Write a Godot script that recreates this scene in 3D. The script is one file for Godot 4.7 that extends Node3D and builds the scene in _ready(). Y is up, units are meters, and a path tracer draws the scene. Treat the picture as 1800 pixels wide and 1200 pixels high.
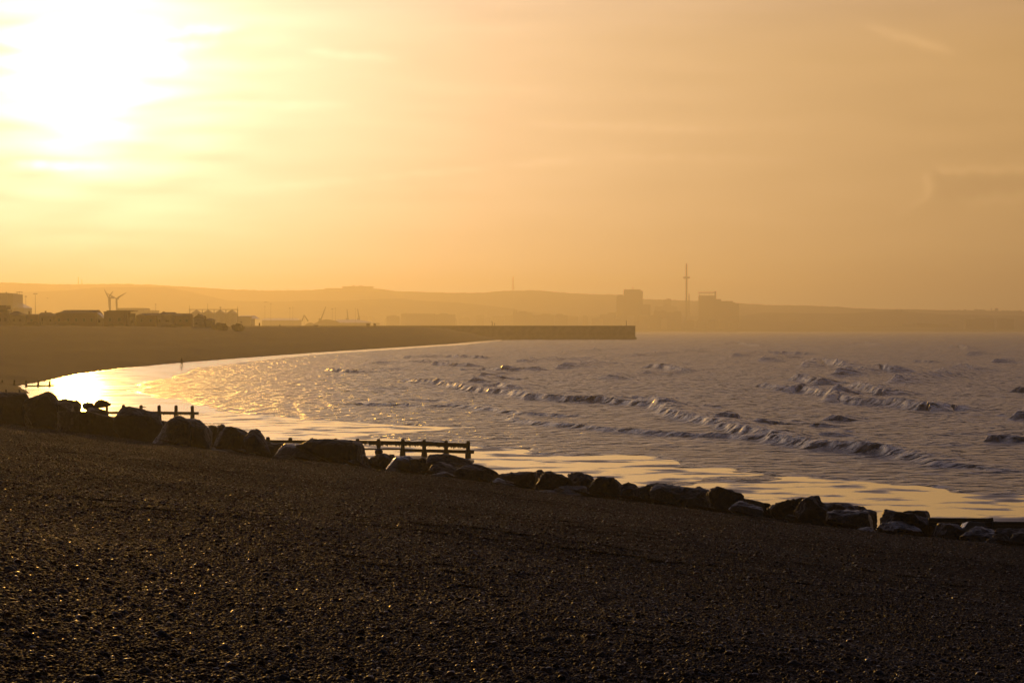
extends Node3D

# A hazy evening on a shingle beach: y is up, metres, the camera looks along -Z from 7.5 m above the water.
const F := 4600.0        # lens: the frame is 1800 units wide at a distance of 4600 units
const EYE := 7.5
const HORIZON := 577.0   # height of eye level in the same units
const WATER := 0.12

var SUN_AZ := -9.4
var SUN_EL := 5.5
var used := {}
var M := {}
var ico_v: Array[Vector3] = []
var ico_f := PackedInt32Array()
var n_broad := FastNoiseLite.new()
var n_mid := FastNoiseLite.new()
var n_fine := FastNoiseLite.new()
var toe: PackedVector2Array
var shore: PackedVector2Array
var water: PackedVector2Array


func _ready():
	# ---- camera
	var cam := Camera3D.new()
	cam.name = "camera"
	cam.fov = rad_to_deg(2.0 * atan(600.0 / F))
	cam.position = Vector3(0, EYE, 0)
	cam.rotation.x = -atan((600.0 - HORIZON) / F)
	cam.near = 0.3
	cam.far = 20000.0
	add_child(cam)
	cam.current = true
	# ---- air and sky
	setup_noise()
	var env := Environment.new()
	env.background_mode = Environment.BG_SKY
	var sky := Sky.new()
	var pano := PanoramaSkyMaterial.new()
	pano.panorama = ImageTexture.create_from_image(sky_image())
	sky.sky_material = pano
	env.sky = sky
	env.background_energy_multiplier = 3.0
	env.tonemap_mode = Environment.TONE_MAPPER_LINEAR
	env.tonemap_exposure = 0.333
	env.sdfgi_enabled = true
	env.ssao_enabled = true
	env.ssil_enabled = true
	env.volumetric_fog_enabled = true
	env.volumetric_fog_density = 0.00023
	env.volumetric_fog_albedo = Color(1.0, 0.95, 0.76).linear_to_srgb()
	env.volumetric_fog_anisotropy = 0.74
	env.volumetric_fog_length = 9000.0
	var we := WorldEnvironment.new()
	we.name = "air"
	we.environment = env
	add_child(we)
	# ---- sun
	var sun := DirectionalLight3D.new()
	sun.name = "sun"
	sun.light_energy = 0.68
	sun.light_color = Color(1.0, 0.485, 0.065).linear_to_srgb()
	sun.light_angular_distance = 0.5
	sun.shadow_enabled = true
	sun.directional_shadow_max_distance = 9000.0
	sun.basis = Basis.looking_at(-sun_dir(), Vector3.UP)
	add_child(sun)

	lay_out()
	materials()
	build_icosphere(4)
	terrain()
	sea()
	hills()
	harbour_wall()
	town()
	harbour()
	houses()
	rocks()
	groynes()
	small_things()
	pebbles()


# ------------------------------------------------------------------ helpers
func sun_dir() -> Vector3:
	var a := deg_to_rad(SUN_AZ)
	var e := deg_to_rad(SUN_EL)
	return Vector3(sin(a) * cos(e), sin(e), -cos(a) * cos(e))


func at(px: float, py: float, d: float) -> Vector3:
	return Vector3((px - 900.0) / F * d, EYE - (py - HORIZON) / F * d, -d)


func on_water(px: float, py: float) -> Vector2:
	var d := (EYE - WATER) * F / (py - HORIZON)
	return Vector2((px - 900.0) / F * d, d)


func numbered(called: String) -> String:
	var n: int = used.get(called, 0)
	used[called] = n + 1
	return called if n == 0 else "%s_%03d" % [called, n]


func tag(o: Node3D, label: String, category: String, group := "") -> void:
	o.set_meta("label", label)
	o.set_meta("category", category)
	if group != "":
		o.set_meta("group", group)


func thing(called: String, label: String, category: String, pos := Vector3.ZERO, group := "") -> Node3D:
	var o := Node3D.new()
	o.name = numbered(called)
	o.position = pos
	add_child(o)
	tag(o, label, category, group)
	return o


func part(called: String, mesh: Mesh, mat: Material, parent: Node3D, pos := Vector3.ZERO) -> MeshInstance3D:
	var o := MeshInstance3D.new()
	o.name = called
	o.mesh = mesh
	o.material_override = mat
	o.position = pos
	o.cast_shadow = GeometryInstance3D.SHADOW_CASTING_SETTING_ON
	parent.add_child(o, true)
	return o


func solo(called: String, mesh: Mesh, mat: Material, label: String, category: String, pos := Vector3.ZERO, group := "") -> MeshInstance3D:
	var o := part(numbered(called), mesh, mat, self, pos)
	tag(o, label, category, group)
	return o


func ground(called: String, mesh: Mesh, mat: Material, kind := "structure") -> MeshInstance3D:
	var o := part(numbered(called), mesh, mat, self)
	o.set_meta("kind", kind)
	return o


func begin(flat := true) -> SurfaceTool:
	var st := SurfaceTool.new()
	st.begin(Mesh.PRIMITIVE_TRIANGLES)
	st.set_smooth_group(0xFFFFFFFF if flat else 0)
	return st


func done(st: SurfaceTool) -> ArrayMesh:
	st.generate_normals()
	return st.commit()


func tri(st: SurfaceTool, a: Vector3, b: Vector3, c: Vector3) -> void:   # anticlockwise seen from outside
	st.add_vertex(a)
	st.add_vertex(c)
	st.add_vertex(b)


func quad(st: SurfaceTool, a: Vector3, b: Vector3, c: Vector3, d: Vector3) -> void:
	tri(st, a, b, c)
	tri(st, a, c, d)


func hexa(st: SurfaceTool, p: Array) -> void:   # bottom 0-3 and top 4-7, both anticlockwise from above
	quad(st, p[3], p[2], p[1], p[0])
	quad(st, p[4], p[5], p[6], p[7])
	for i in 4:
		var j := (i + 1) % 4
		quad(st, p[i], p[j], p[4 + j], p[4 + i])


func box(st: SurfaceTool, lo: Vector3, hi: Vector3) -> void:
	hexa(st, [Vector3(lo.x, lo.y, hi.z), Vector3(hi.x, lo.y, hi.z), Vector3(hi.x, lo.y, lo.z), Vector3(lo.x, lo.y, lo.z), Vector3(lo.x, hi.y, hi.z), Vector3(hi.x, hi.y, hi.z), Vector3(hi.x, hi.y, lo.z), Vector3(lo.x, hi.y, lo.z)])


func tube(st: SurfaceTool, a: Vector3, b: Vector3, ra: float, rb: float, sides := 8) -> void:
	var w := (b - a).normalized()
	var u := w.cross(Vector3.UP if absf(w.y) < 0.9 else Vector3.RIGHT).normalized()
	var v := w.cross(u)
	for i in sides:
		var p := TAU * i / sides
		var q := TAU * (i + 1) / sides
		var d0 := u * cos(p) + v * sin(p)
		var d1 := u * cos(q) + v * sin(q)
		quad(st, a + d0 * ra, a + d1 * ra, b + d1 * rb, b + d0 * rb)
		tri(st, a, a + d1 * ra, a + d0 * ra)
		tri(st, b, b + d0 * rb, b + d1 * rb)


func lathe(st: SurfaceTool, c: Vector3, prof: Array, sides := 24) -> void:   # prof: [radius, height] upwards
	for k in prof.size() - 1:
		for i in sides:
			var p := TAU * i / sides
			var q := TAU * (i + 1) / sides
			var r0: float = prof[k][0]
			var y0: float = prof[k][1]
			var r1: float = prof[k + 1][0]
			var y1: float = prof[k + 1][1]
			quad(st, c + Vector3(cos(q) * r0, y0, sin(q) * r0), c + Vector3(cos(p) * r0, y0, sin(p) * r0), c + Vector3(cos(p) * r1, y1, sin(p) * r1), c + Vector3(cos(q) * r1, y1, sin(q) * r1))


# boxes and roofs of far buildings: across and height in lens units at a distance, depth in metres
func block(th: Node3D, called: String, x0: float, x1: float, top: float, bot: float, d: float, depth: float, mat: Material) -> MeshInstance3D:
	var a := at(x0, bot, d) - th.position
	var b := at(x1, top, d) - th.position
	var st := begin()
	box(st, Vector3(a.x, a.y, a.z - depth), Vector3(b.x, b.y, a.z))
	return part(called, done(st), mat, th)


func hip(th: Node3D, called: String, x0: float, x1: float, r0: float, r1: float, top: float, eave: float, d: float, depth: float, mat: Material) -> MeshInstance3D:
	var o := th.position
	var a := at(x0, eave, d) - o
	var b := at(x1, eave, d) - o
	var h := at(900, top, d).y - o.y
	var p := at(r0, top, d).x - o.x
	var q := at(r1, top, d).x - o.x
	var z := a.z + 0.35
	var e := a.z - depth - 0.35
	var m := (z + e) / 2.0
	var st := begin()
	var f0 := Vector3(a.x, a.y + 0.004, z)
	var f1 := Vector3(b.x, a.y + 0.004, z)
	var k1 := Vector3(b.x, a.y + 0.004, e)
	var k0 := Vector3(a.x, a.y + 0.004, e)
	var t0 := Vector3(p, h, m)
	var t1 := Vector3(q, h, m)
	quad(st, f0, f1, t1, t0)
	quad(st, k1, k0, t0, t1)
	tri(st, f1, k1, t1)
	tri(st, k0, f0, t0)
	quad(st, k0, k1, f1, f0)
	return part(called, done(st), mat, th)


func gable(th: Node3D, called: String, x0: float, x1: float, xa: float, top: float, eave: float, d: float, depth: float, mat: Material) -> MeshInstance3D:
	var o := th.position
	var a := at(x0, eave, d) - o
	var b := at(x1, eave, d) - o
	var p := at(xa, top, d) - o
	var z := a.z + 0.3
	var e := a.z - depth - 0.3
	var st := begin()
	var y := a.y + 0.004
	tri(st, Vector3(a.x, y, z), Vector3(b.x, y, z), Vector3(p.x, p.y, z))
	tri(st, Vector3(b.x, y, e), Vector3(a.x, y, e), Vector3(p.x, p.y, e))
	quad(st, Vector3(b.x, y, z), Vector3(b.x, y, e), Vector3(p.x, p.y, e), Vector3(p.x, p.y, z))
	quad(st, Vector3(a.x, y, e), Vector3(a.x, y, z), Vector3(p.x, p.y, z), Vector3(p.x, p.y, e))
	quad(st, Vector3(a.x, y, e), Vector3(b.x, y, e), Vector3(b.x, y, z), Vector3(a.x, y, z))
	return part(called, done(st), mat, th)


func window(th: Node3D, x0: float, x1: float, top: float, bot: float, d: float) -> void:
	var a := at(x0, bot, d) - th.position
	var b := at(x1, top, d) - th.position
	var z := a.z + 0.06
	var st := begin()
	var r := 0.09
	box(st, Vector3(a.x, a.y, a.z + 0.003), Vector3(b.x, a.y + r, z))
	box(st, Vector3(a.x, b.y - r, a.z + 0.003), Vector3(b.x, b.y, z))
	box(st, Vector3(a.x, a.y + r, a.z + 0.003), Vector3(a.x + r, b.y - r, z))
	box(st, Vector3(b.x - r, a.y + r, a.z + 0.003), Vector3(b.x, b.y - r, z))
	var f := part("window", done(st), M.frame, th)
	var g := begin()
	box(g, Vector3(a.x + r, a.y + r, a.z + 0.003), Vector3(b.x - r, b.y - r, a.z + 0.03))
	part("pane", done(g), M.glass, f)


func pole(th: Node3D, called: String, x0: float, y0: float, x1: float, y1: float, d: float, ra: float, rb: float, mat: Material) -> MeshInstance3D:
	var st := begin(false)
	tube(st, at(x0, y0, d) - th.position, at(x1, y1, d) - th.position, ra, rb, 8)
	return part(called, done(st), mat, th)


func smooth(a: float, b: float, x: float) -> float:
	var t := clampf((x - a) / (b - a), 0.0, 1.0)
	return t * t * (3.0 - 2.0 * t)


func along(pts: Array, x: float) -> float:   # [x, y, x, y ...] read at x
	if x <= pts[0]:
		return pts[1]
	for i in range(2, pts.size(), 2):
		if x <= pts[i]:
			return lerpf(pts[i - 1], pts[i + 1], (x - pts[i - 2]) / (pts[i] - pts[i - 2]))
	return pts[pts.size() - 1]


func setup_noise() -> void:
	var f := [0.05, 0.35, 1.6]
	var k := 0
	for n: FastNoiseLite in [n_broad, n_mid, n_fine]:
		n.noise_type = FastNoiseLite.TYPE_SIMPLEX_SMOOTH
		n.seed = 11 + k
		n.frequency = f[k]
		n.fractal_octaves = 2
		k += 1


# ------------------------------------------------------------------ sky
func bank(px: float, py: float) -> float:   # the cloud bank low on the right, and its bright rim
	if px < 1560.0 or py < 285.0 or py > 420.0:
		return 0.0
	var wob := n_mid.get_noise_2d(px * 0.12, 3.0) * 9.0 + n_mid.get_noise_2d(px * 0.7, 9.0) * 2.0
	var top := 303.0 + wob
	var side := along([300.0, 1648.0, 314.0, 1629.0, 332.0, 1636.0, 350.0, 1630.0, 365.0, 1600.0, 385.0, 1565.0, 420.0, 1550.0], py) + n_mid.get_noise_2d(4.0, py * 0.6) * 5.0
	var inside := smooth(side - 1.5, side + 3.0, px) * smooth(top - 1.5, top + 2.5, py) * (1.0 - smooth(335.0, 385.0, py))
	var rim := exp(-pow((py - top) / 5.0, 2.0)) * smooth(1640.0, 1655.0, px)
	rim += exp(-pow((px - side) / 7.0, 2.0)) * smooth(306.0, 314.0, py) * (1.0 - smooth(350.0, 392.0, py))
	var low := exp(-pow((py - 360.0 + wob * 1.6 + (px - 1700.0) * 0.08) / 9.0, 2.0)) * smooth(1670.0, 1720.0, px)
	return -0.09 * inside + 0.24 * rim + 0.13 * low


func wisps(px: float, py: float) -> float:
	var g := 0.0
	for s in [[540.0, 93.0, 705.0, 104.0, 5.0, 0.11], [330.0, 184.0, 620.0, 187.0, 5.0, 0.08], [880.0, 217.0, 1300.0, 229.0, 5.0, 0.06], [440.0, 335.0, 640.0, 316.0, 4.0, 0.06], [640.0, 316.0, 900.0, 291.0, 4.0, 0.06], [900.0, 291.0, 1040.0, 277.0, 5.0, 0.06],
			[1040.0, 277.0, 1460.0, 281.0, 4.0, 0.05], [1518.0, 48.0, 1690.0, 104.0, 7.0, 0.09], [250.0, 66.0, 425.0, 52.0, 7.0, 0.35], [250.0, 88.0, 400.0, 79.0, 6.0, 0.2], [20.0, 292.0, 200.0, 298.0, 6.0, 0.4], [0.0, 75.0, 90.0, 82.0, 7.0, 0.3], [240.0, 108.0, 330.0, 122.0, 14.0, 0.25]]:
		var u: float = (px - s[0]) / (s[2] - s[0])
		if u < -0.1 or u > 1.1:
			continue
		var y: float = lerpf(s[1], s[3], u) + n_mid.get_noise_2d(px * 0.05, s[1]) * 3.0
		var w: float = s[4] * (0.6 + 0.5 * sin(clampf(u, 0.0, 1.0) * PI))
		g += s[5] * exp(-pow((py - y) / w, 2.0)) * smooth(-0.1, 0.2, u) * (1.0 - smooth(0.7, 1.1, u)) * (0.75 + 0.5 * n_mid.get_noise_2d(px * 0.12, py * 0.5))
	return g


func sky_color(az: float, el: float) -> Color:
	var a := deg_to_rad(az)
	var e := deg_to_rad(el)
	var dir := Vector3(sin(a) * cos(e), sin(e), -cos(a) * cos(e))
	var th := rad_to_deg(dir.angle_to(sun_dir()))
	var h := maxf(el, 0.0)
	var c := Vector3(0.54, 0.30, 0.095).lerp(Vector3(0.20, 0.185, 0.285), smooth(5.6, 12.5, h)).lerp(Vector3(0.036, 0.043, 0.078), smooth(14.0, 48.0, h))
	var away := smooth(22.0, 120.0, th)
	c = c.lerp(Vector3(0.021, 0.022, 0.031), away)
	c += Vector3(1.0, 0.68, 0.36) * 0.55 * exp(-th / 8.0)
	c += Vector3(1.0, 0.88, 0.76) * 1.42 * exp(-th / 6.0)
	c += Vector3(1.0, 0.98, 0.94) * 2.6 * exp(-pow(th / 1.12, 2.0))
	if absf(az) < 30.0 and el < 20.0 and el > -2.0:
		var px := 900.0 + F * tan(a)
		var py := HORIZON - F * tan(e)
		var soft := smooth(30.0, 20.0, absf(az)) * smooth(20.0, 12.0, el)
		var g := 0.05 * n_broad.get_noise_2d(px * 0.035, py * 0.35) + 0.03 * n_broad.get_noise_2d(px * 0.1, py * 1.1)
		g += 0.10 * n_broad.get_noise_2d(px * 0.03 + 90.0, py * 0.4) * smooth(110.0, -40.0, py)
		var near_sun := exp(-pow(th / 3.0, 2.0))
		g += near_sun * 0.7 * n_broad.get_noise_2d(px * 0.07 + 40.0, py * 0.5)
		c *= 1.0 + soft * (g + 2.8 * wisps(px, py) + bank(px, py))
	if el < 0.0:
		c = Vector3(0.02, 0.016, 0.013)
	return Color(c.x, c.y, c.z)


func sky_image() -> Image:
	var w := 512
	var im := Image.create(w, w / 2, false, Image.FORMAT_RGBF)
	for y in w / 2:
		for x in w:
			im.set_pixel(x, y, sky_color(wrapf((x + 0.5) / w * 360.0, -180.0, 180.0), 90.0 - (y + 0.5) / (w / 2) * 180.0))
	im.resize(4096, 2048, Image.INTERPOLATE_CUBIC)
	var k := 4096.0 / 360.0
	for y in range(int((90.0 - 24.0) * k), int(91.0 * k)):
		for x in range(int(-34.0 * k), int(34.0 * k)):   # straight ahead lies at the picture's edge
			im.set_pixel(posmod(x, 4096), y, sky_color((x + 0.5) / k, 90.0 - (y + 0.5) / k))
	return im


# ------------------------------------------------------------------ materials
func noise_tex(freq: float, seed_: int, dark: Color, light: Color, size := 512, octaves := 4, cell := false) -> NoiseTexture2D:
	var n := FastNoiseLite.new()
	n.noise_type = FastNoiseLite.TYPE_CELLULAR if cell else FastNoiseLite.TYPE_SIMPLEX_SMOOTH
	n.seed = seed_
	n.frequency = freq
	n.fractal_octaves = octaves
	var t := NoiseTexture2D.new()
	t.width = size
	t.height = size
	t.seamless = true
	t.noise = n
	var g := Gradient.new()
	g.set_color(0, dark)
	g.set_color(1, light)
	t.color_ramp = g
	return t


func bump_tex(freq: float, seed_: int, strength: float, size := 512, octaves := 4) -> NoiseTexture2D:
	var t := noise_tex(freq, seed_, Color.BLACK, Color.WHITE, size, octaves)
	t.color_ramp = null
	t.as_normal_map = true
	t.bump_strength = strength
	return t


func plain(c: Color, rough: float, metal := 0.0) -> StandardMaterial3D:
	var m := StandardMaterial3D.new()
	m.albedo_color = c.linear_to_srgb()
	m.roughness = rough
	m.metallic = metal
	return m


func grained(dark: Color, light: Color, rough: float, freq: float, scale: float, seed_: int, bump := 4.0, world := false) -> StandardMaterial3D:
	var m := StandardMaterial3D.new()
	m.albedo_texture = noise_tex(freq, seed_, dark.linear_to_srgb(), light.linear_to_srgb())
	m.roughness = rough
	m.normal_enabled = true
	m.normal_texture = bump_tex(freq * 1.7, seed_ + 50, bump)
	m.uv1_triplanar = true
	m.uv1_world_triplanar = world
	m.uv1_scale = Vector3.ONE * scale
	return m


func materials() -> void:
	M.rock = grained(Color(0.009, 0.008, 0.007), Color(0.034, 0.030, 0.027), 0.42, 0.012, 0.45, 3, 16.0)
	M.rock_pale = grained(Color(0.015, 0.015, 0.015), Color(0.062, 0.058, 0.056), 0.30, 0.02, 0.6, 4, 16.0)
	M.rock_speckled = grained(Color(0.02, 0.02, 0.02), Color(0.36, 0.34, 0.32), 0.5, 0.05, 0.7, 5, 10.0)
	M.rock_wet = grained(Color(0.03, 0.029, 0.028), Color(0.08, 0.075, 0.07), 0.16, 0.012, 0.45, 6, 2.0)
	M.timber = grained(Color(0.012, 0.010, 0.007), Color(0.04, 0.032, 0.024), 0.55, 0.02, 1.2, 7, 6.0)
	M.weed = grained(Color(0.012, 0.014, 0.008), Color(0.035, 0.035, 0.018), 0.4, 0.03, 2.0, 8, 6.0)
	M.concrete = grained(Color(0.13, 0.12, 0.10), Color(0.24, 0.22, 0.19), 0.8, 0.01, 0.05, 9, 3.0)
	M.far_wall = plain(Color(0.16, 0.14, 0.12), 0.85)
	M.far_pale = plain(Color(0.30, 0.28, 0.25), 0.8)
	M.render = grained(Color(0.18, 0.165, 0.14), Color(0.30, 0.28, 0.24), 0.85, 0.01, 0.08, 12, 2.0)
	M.brick = grained(Color(0.10, 0.055, 0.038), Color(0.19, 0.11, 0.075), 0.85, 0.02, 0.2, 13, 2.0)
	M.tile = grained(Color(0.055, 0.04, 0.032), Color(0.12, 0.085, 0.065), 0.7, 0.02, 0.2, 14, 3.0)
	M.white = plain(Color(0.62, 0.60, 0.56), 0.5)
	M.frame = plain(Color(0.17, 0.16, 0.15), 0.6)
	M.steel = plain(Color(0.16, 0.155, 0.15), 0.5, 0.3)
	M.glass = plain(Color(0.03, 0.03, 0.03), 0.08)
	M.roof_sheet = plain(Color(0.34, 0.33, 0.31), 0.35, 0.1)
	M.hill = grained(Color(0.030, 0.034, 0.017), Color(0.085, 0.078, 0.045), 0.95, 0.01, 0.003, 15, 2.0, true)
	M.bush = grained(Color(0.02, 0.026, 0.011), Color(0.07, 0.075, 0.035), 0.9, 0.03, 0.4, 16, 8.0)
	M.shingle = grained(Color(0.009, 0.006, 0.003), Color(0.036, 0.022, 0.011), 0.85, 0.06, 0.8, 17, 12.0, true)
	M.shingle.vertex_color_use_as_albedo = true
	for k in ["rock", "rock_pale", "rock_speckled"]:   # cracks and broken faces
		var m: StandardMaterial3D = M[k]
		m.heightmap_enabled = true
		m.heightmap_texture = noise_tex(0.012, 61, Color.BLACK, Color.WHITE, 512, 3, true)
		m.heightmap_scale = 9.0
	M.rock.roughness = 0.5
	M.rock.metallic_specular = 0.35
	M.coat = plain(Color(0.022, 0.020, 0.020), 0.8)
	M.cloth = plain(Color(0.05, 0.045, 0.045), 0.8)
	M.skin = plain(Color(0.32, 0.19, 0.13), 0.55)
	M.feather = plain(Color(0.22, 0.21, 0.20), 0.7)

	var pb := StandardMaterial3D.new()
	pb.vertex_color_use_as_albedo = true
	pb.roughness = 0.5
	pb.metallic_specular = 0.16
	M.pebble = pb
	var wp := pb.duplicate()
	wp.roughness = 0.3
	wp.metallic_specular = 0.5
	M.wet_pebble = wp

	var s := StandardMaterial3D.new()
	s.albedo_color = Color(0.050, 0.038, 0.027).linear_to_srgb()
	s.roughness = 1.0
	s.roughness_texture = noise_tex(0.006, 21, Color(0.04, 0.04, 0.04), Color(0.60, 0.60, 0.60), 1024, 4)
	var ramp: Gradient = s.roughness_texture.color_ramp
	ramp.add_point(0.50, Color(0.05, 0.05, 0.05))
	ramp.add_point(0.60, Color(0.22, 0.22, 0.22))
	ramp.add_point(0.76, Color(0.46, 0.46, 0.46))
	s.normal_enabled = true
	s.normal_texture = bump_tex(0.012, 22, 1.0, 1024, 3)
	s.normal_scale = 0.02
	s.metallic_specular = 0.7
	s.uv1_triplanar = true
	s.uv1_world_triplanar = true
	s.uv1_scale = Vector3.ONE * 0.032
	M.sand = s
	var far_sand: StandardMaterial3D = s.duplicate()
	far_sand.roughness_texture = noise_tex(0.006, 21, Color(0.08, 0.08, 0.08), Color(0.20, 0.20, 0.20), 512, 4)
	M.sand_smooth = far_sand

	var w := StandardMaterial3D.new()
	w.vertex_color_use_as_albedo = true
	w.roughness = 0.25
	w.metallic_specular = 0.35
	w.normal_enabled = true
	w.normal_texture = bump_tex(0.012, 23, 10.0, 1024, 5)
	w.normal_scale = 2.6
	w.uv1_triplanar = true
	w.uv1_world_triplanar = true
	w.uv1_scale = Vector3.ONE * 0.032
	M.sea = w


# ------------------------------------------------------------------ lie of the land
func lay_out() -> void:
	for p in [[60, -27], [13.3, 68.2], [0, 95.3], [-31.1, 158.8], [-48, 235], [-55.5, 300], [-63.5, 335], [-67, 400], [-69, 460], [-68, 540], [-64, 625], [-57, 770], [-44, 950], [-27, 1200], [-10, 1600], [4, 2300]]:
		toe.append(Vector2(p[0], p[1]))
	for p in [[1117, 597], [905, 597.5], [870, 599.5], [800, 606], [700, 612], [620, 617.3], [520, 622], [470, 628], [430, 635.5], [389, 643], [335, 648], [327, 659], [282, 667], [249, 673], [236, 690], [276, 698], [318, 703], [331, 710], [389, 720], [442, 727], [509, 733], [575, 739], [660, 745], [760, 749.5], [830, 751.5], [760, 757],
			[650, 765], [760, 776], [850, 784], [925, 793], [829, 798], [960, 799.5], [1043, 798], [1180, 802], [1268, 819], [1230, 846], [1389, 842], [1520, 846], [1600, 852], [1800, 866], [2100, 884]]:
		shore.append(on_water(p[0], p[1]))
	water = shore.duplicate()
	for p in [[200, 30], [9000, 30], [9000, 7000], [-9000, 7000], [-9000, 1740], [-40, 1740]]:
		water.append(Vector2(p[0], p[1]))


func near_line(line: PackedVector2Array, p: Vector2) -> Vector2:   # (distance, side: positive on the left going along)
	var best := 1e18
	var side := 1.0
	for i in line.size() - 1:
		var a := line[i]
		var d := line[i + 1] - a
		var v := p - a
		var u := clampf(v.dot(d) / d.length_squared(), 0.0, 1.0)
		var q := (v - d * u).length_squared()
		if q < best - 1e-9:
			best = q
			side = 1.0 if d.x * v.y - d.y * v.x > 0.0 else -1.0
	return Vector2(sqrt(best), side)


func land(x: float, d: float) -> float:
	var n := near_line(toe, Vector2(x, d))
	var t := n.x * n.y
	var k := smooth(160.0, 235.0, d)
	var base := lerpf(1.7, 0.25 + 0.13 * smooth(340.0, 420.0, d), k)
	var crest := lerpf(5.95, 8.0, k)
	var slope := lerpf(0.098, lerpf(0.115, 0.2, smooth(900.0, 1500.0, d)), k)
	var wave := n_broad.get_noise_2d(x, d) * lerpf(0.15, 0.35, k) + k * 0.16 * sin(t * 0.42 + 2.0 * n_broad.get_noise_2d(x * 0.4, d * 0.3)) + n_mid.get_noise_2d(x * 0.6, d * 0.6) * 0.012 * (1.0 - k)
	wave += 0.06 * (1.0 - k) * sin(t * 0.9 + 3.0 * n_broad.get_noise_2d(x * 0.6, d * 0.6))
	if t < 0.0:
		return maxf(base + 0.7 * t, -2.0)
	var w := 0.22
	return crest - w * log(1.0 + exp((crest - base - slope * t) / w)) + wave * smooth(0.0, 2.0, t)


func grid_mesh(v: PackedVector3Array, rows: int, cols: int, colors := PackedColorArray(), skip := PackedByteArray()) -> ArrayMesh:
	var nrm := PackedVector3Array()
	nrm.resize(v.size())
	for r in rows:
		var r0 := maxi(r - 1, 0) * cols
		var r1 := mini(r + 1, rows - 1) * cols
		for c in cols:
			var du := v[r * cols + mini(c + 1, cols - 1)] - v[r * cols + maxi(c - 1, 0)]
			var dv := v[r1 + c] - v[r0 + c]
			var n := du.cross(dv)
			nrm[r * cols + c] = (n if n.y > 0.0 else -n).normalized()
	var idx := PackedInt32Array()
	idx.resize((rows - 1) * (cols - 1) * 6)
	var k := 0
	for r in rows - 1:
		for c in cols - 1:
			var i := r * cols + c
			var j := i + cols
			if skip.size() and skip[i] and skip[i + 1] and skip[j] and skip[j + 1]:
				continue
			idx[k] = i
			idx[k + 1] = j
			idx[k + 2] = i + 1
			idx[k + 3] = i + 1
			idx[k + 4] = j
			idx[k + 5] = j + 1
			k += 6
	idx.resize(k)
	if v[cols].z > v[0].z:   # rows come nearer: turn the faces over
		for i in range(0, k, 3):
			var s := idx[i]
			idx[i] = idx[i + 1]
			idx[i + 1] = s
	var arr := []
	arr.resize(Mesh.ARRAY_MAX)
	arr[Mesh.ARRAY_VERTEX] = v
	arr[Mesh.ARRAY_NORMAL] = nrm
	if colors.size():
		arr[Mesh.ARRAY_COLOR] = colors
	arr[Mesh.ARRAY_INDEX] = idx
	var m := ArrayMesh.new()
	m.add_surface_from_arrays(Mesh.PRIMITIVE_TRIANGLES, arr)
	return m


func spread(lo: float, hi: float, step: float, far: float) -> PackedFloat32Array:   # columns: even in view, wider and wider to the sides
	var a := PackedFloat32Array()
	for k in range(9, 0, -1):
		a.append(lo - (far * pow(k / 9.0, 2.5)))
	var x := lo
	while x <= hi:
		a.append(x)
		x += step
	for k in range(1, 10):
		a.append(hi + (far * pow(k / 9.0, 2.5)))
	return a


func terrain() -> void:
	var cols := spread(-300.0, 2100.0, 9.0, 7000.0)
	var ds := PackedFloat32Array()
	var d := 3.0
	while d < 2200.0:
		ds.append(d)
		d *= 1.018
	var v := PackedVector3Array()
	var tone := PackedColorArray()
	for q in ds:
		for c in cols:
			var x := (c - 900.0) / F * q
			v.append(Vector3(x, land(x, q), -q))
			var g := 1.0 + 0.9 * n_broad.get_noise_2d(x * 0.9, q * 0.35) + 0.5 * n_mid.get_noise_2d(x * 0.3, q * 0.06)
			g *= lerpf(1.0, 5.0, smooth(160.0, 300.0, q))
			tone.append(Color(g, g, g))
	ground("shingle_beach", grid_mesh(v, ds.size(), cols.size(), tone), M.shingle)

	var split := 40.0 * pow(1.02, 88)   # the near sand is streaked with rougher patches, the far sand is smooth
	for reach in [[40.0, split], [split, 2300.0]]:
		var sv := PackedVector3Array()
		var sd := PackedFloat32Array()
		d = reach[0]
		while d < reach[1] * 1.001:
			sd.append(d)
			d *= 1.02
		for q in sd:
			for c in cols:
				var x := (c - 900.0) / F * q
				var e := clampf(0.0 if q < 70.0 else near_line(shore, Vector2(x, q)).x, 0.0, 60.0)
				if not Geometry2D.is_point_in_polygon(Vector2(x, q), water):
					e = 0.0
				var y := WATER + sand_rise(x, q) - 0.03 * maxf(e - 3.0, 0.0) + 0.012 * n_broad.get_noise_2d(x * 1.3, q * 1.3) + 0.008 * n_mid.get_noise_2d(x, q * 0.8)
				sv.append(Vector3(x, y, -q))
		ground("wet_sand", grid_mesh(sv, sd.size(), cols.size()), M.sand if reach[0] < 50.0 else M.sand_smooth)


func sand_rise(x: float, d: float) -> float:   # the sand climbs a little to the foot of the far shingle
	if d < 240.0 or d > 1700.0:
		return 0.0
	return maxf(0.0, 9.0 - near_line(toe, Vector2(x, d)).x) * 0.035 * smooth(340.0, 420.0, d)


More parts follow.
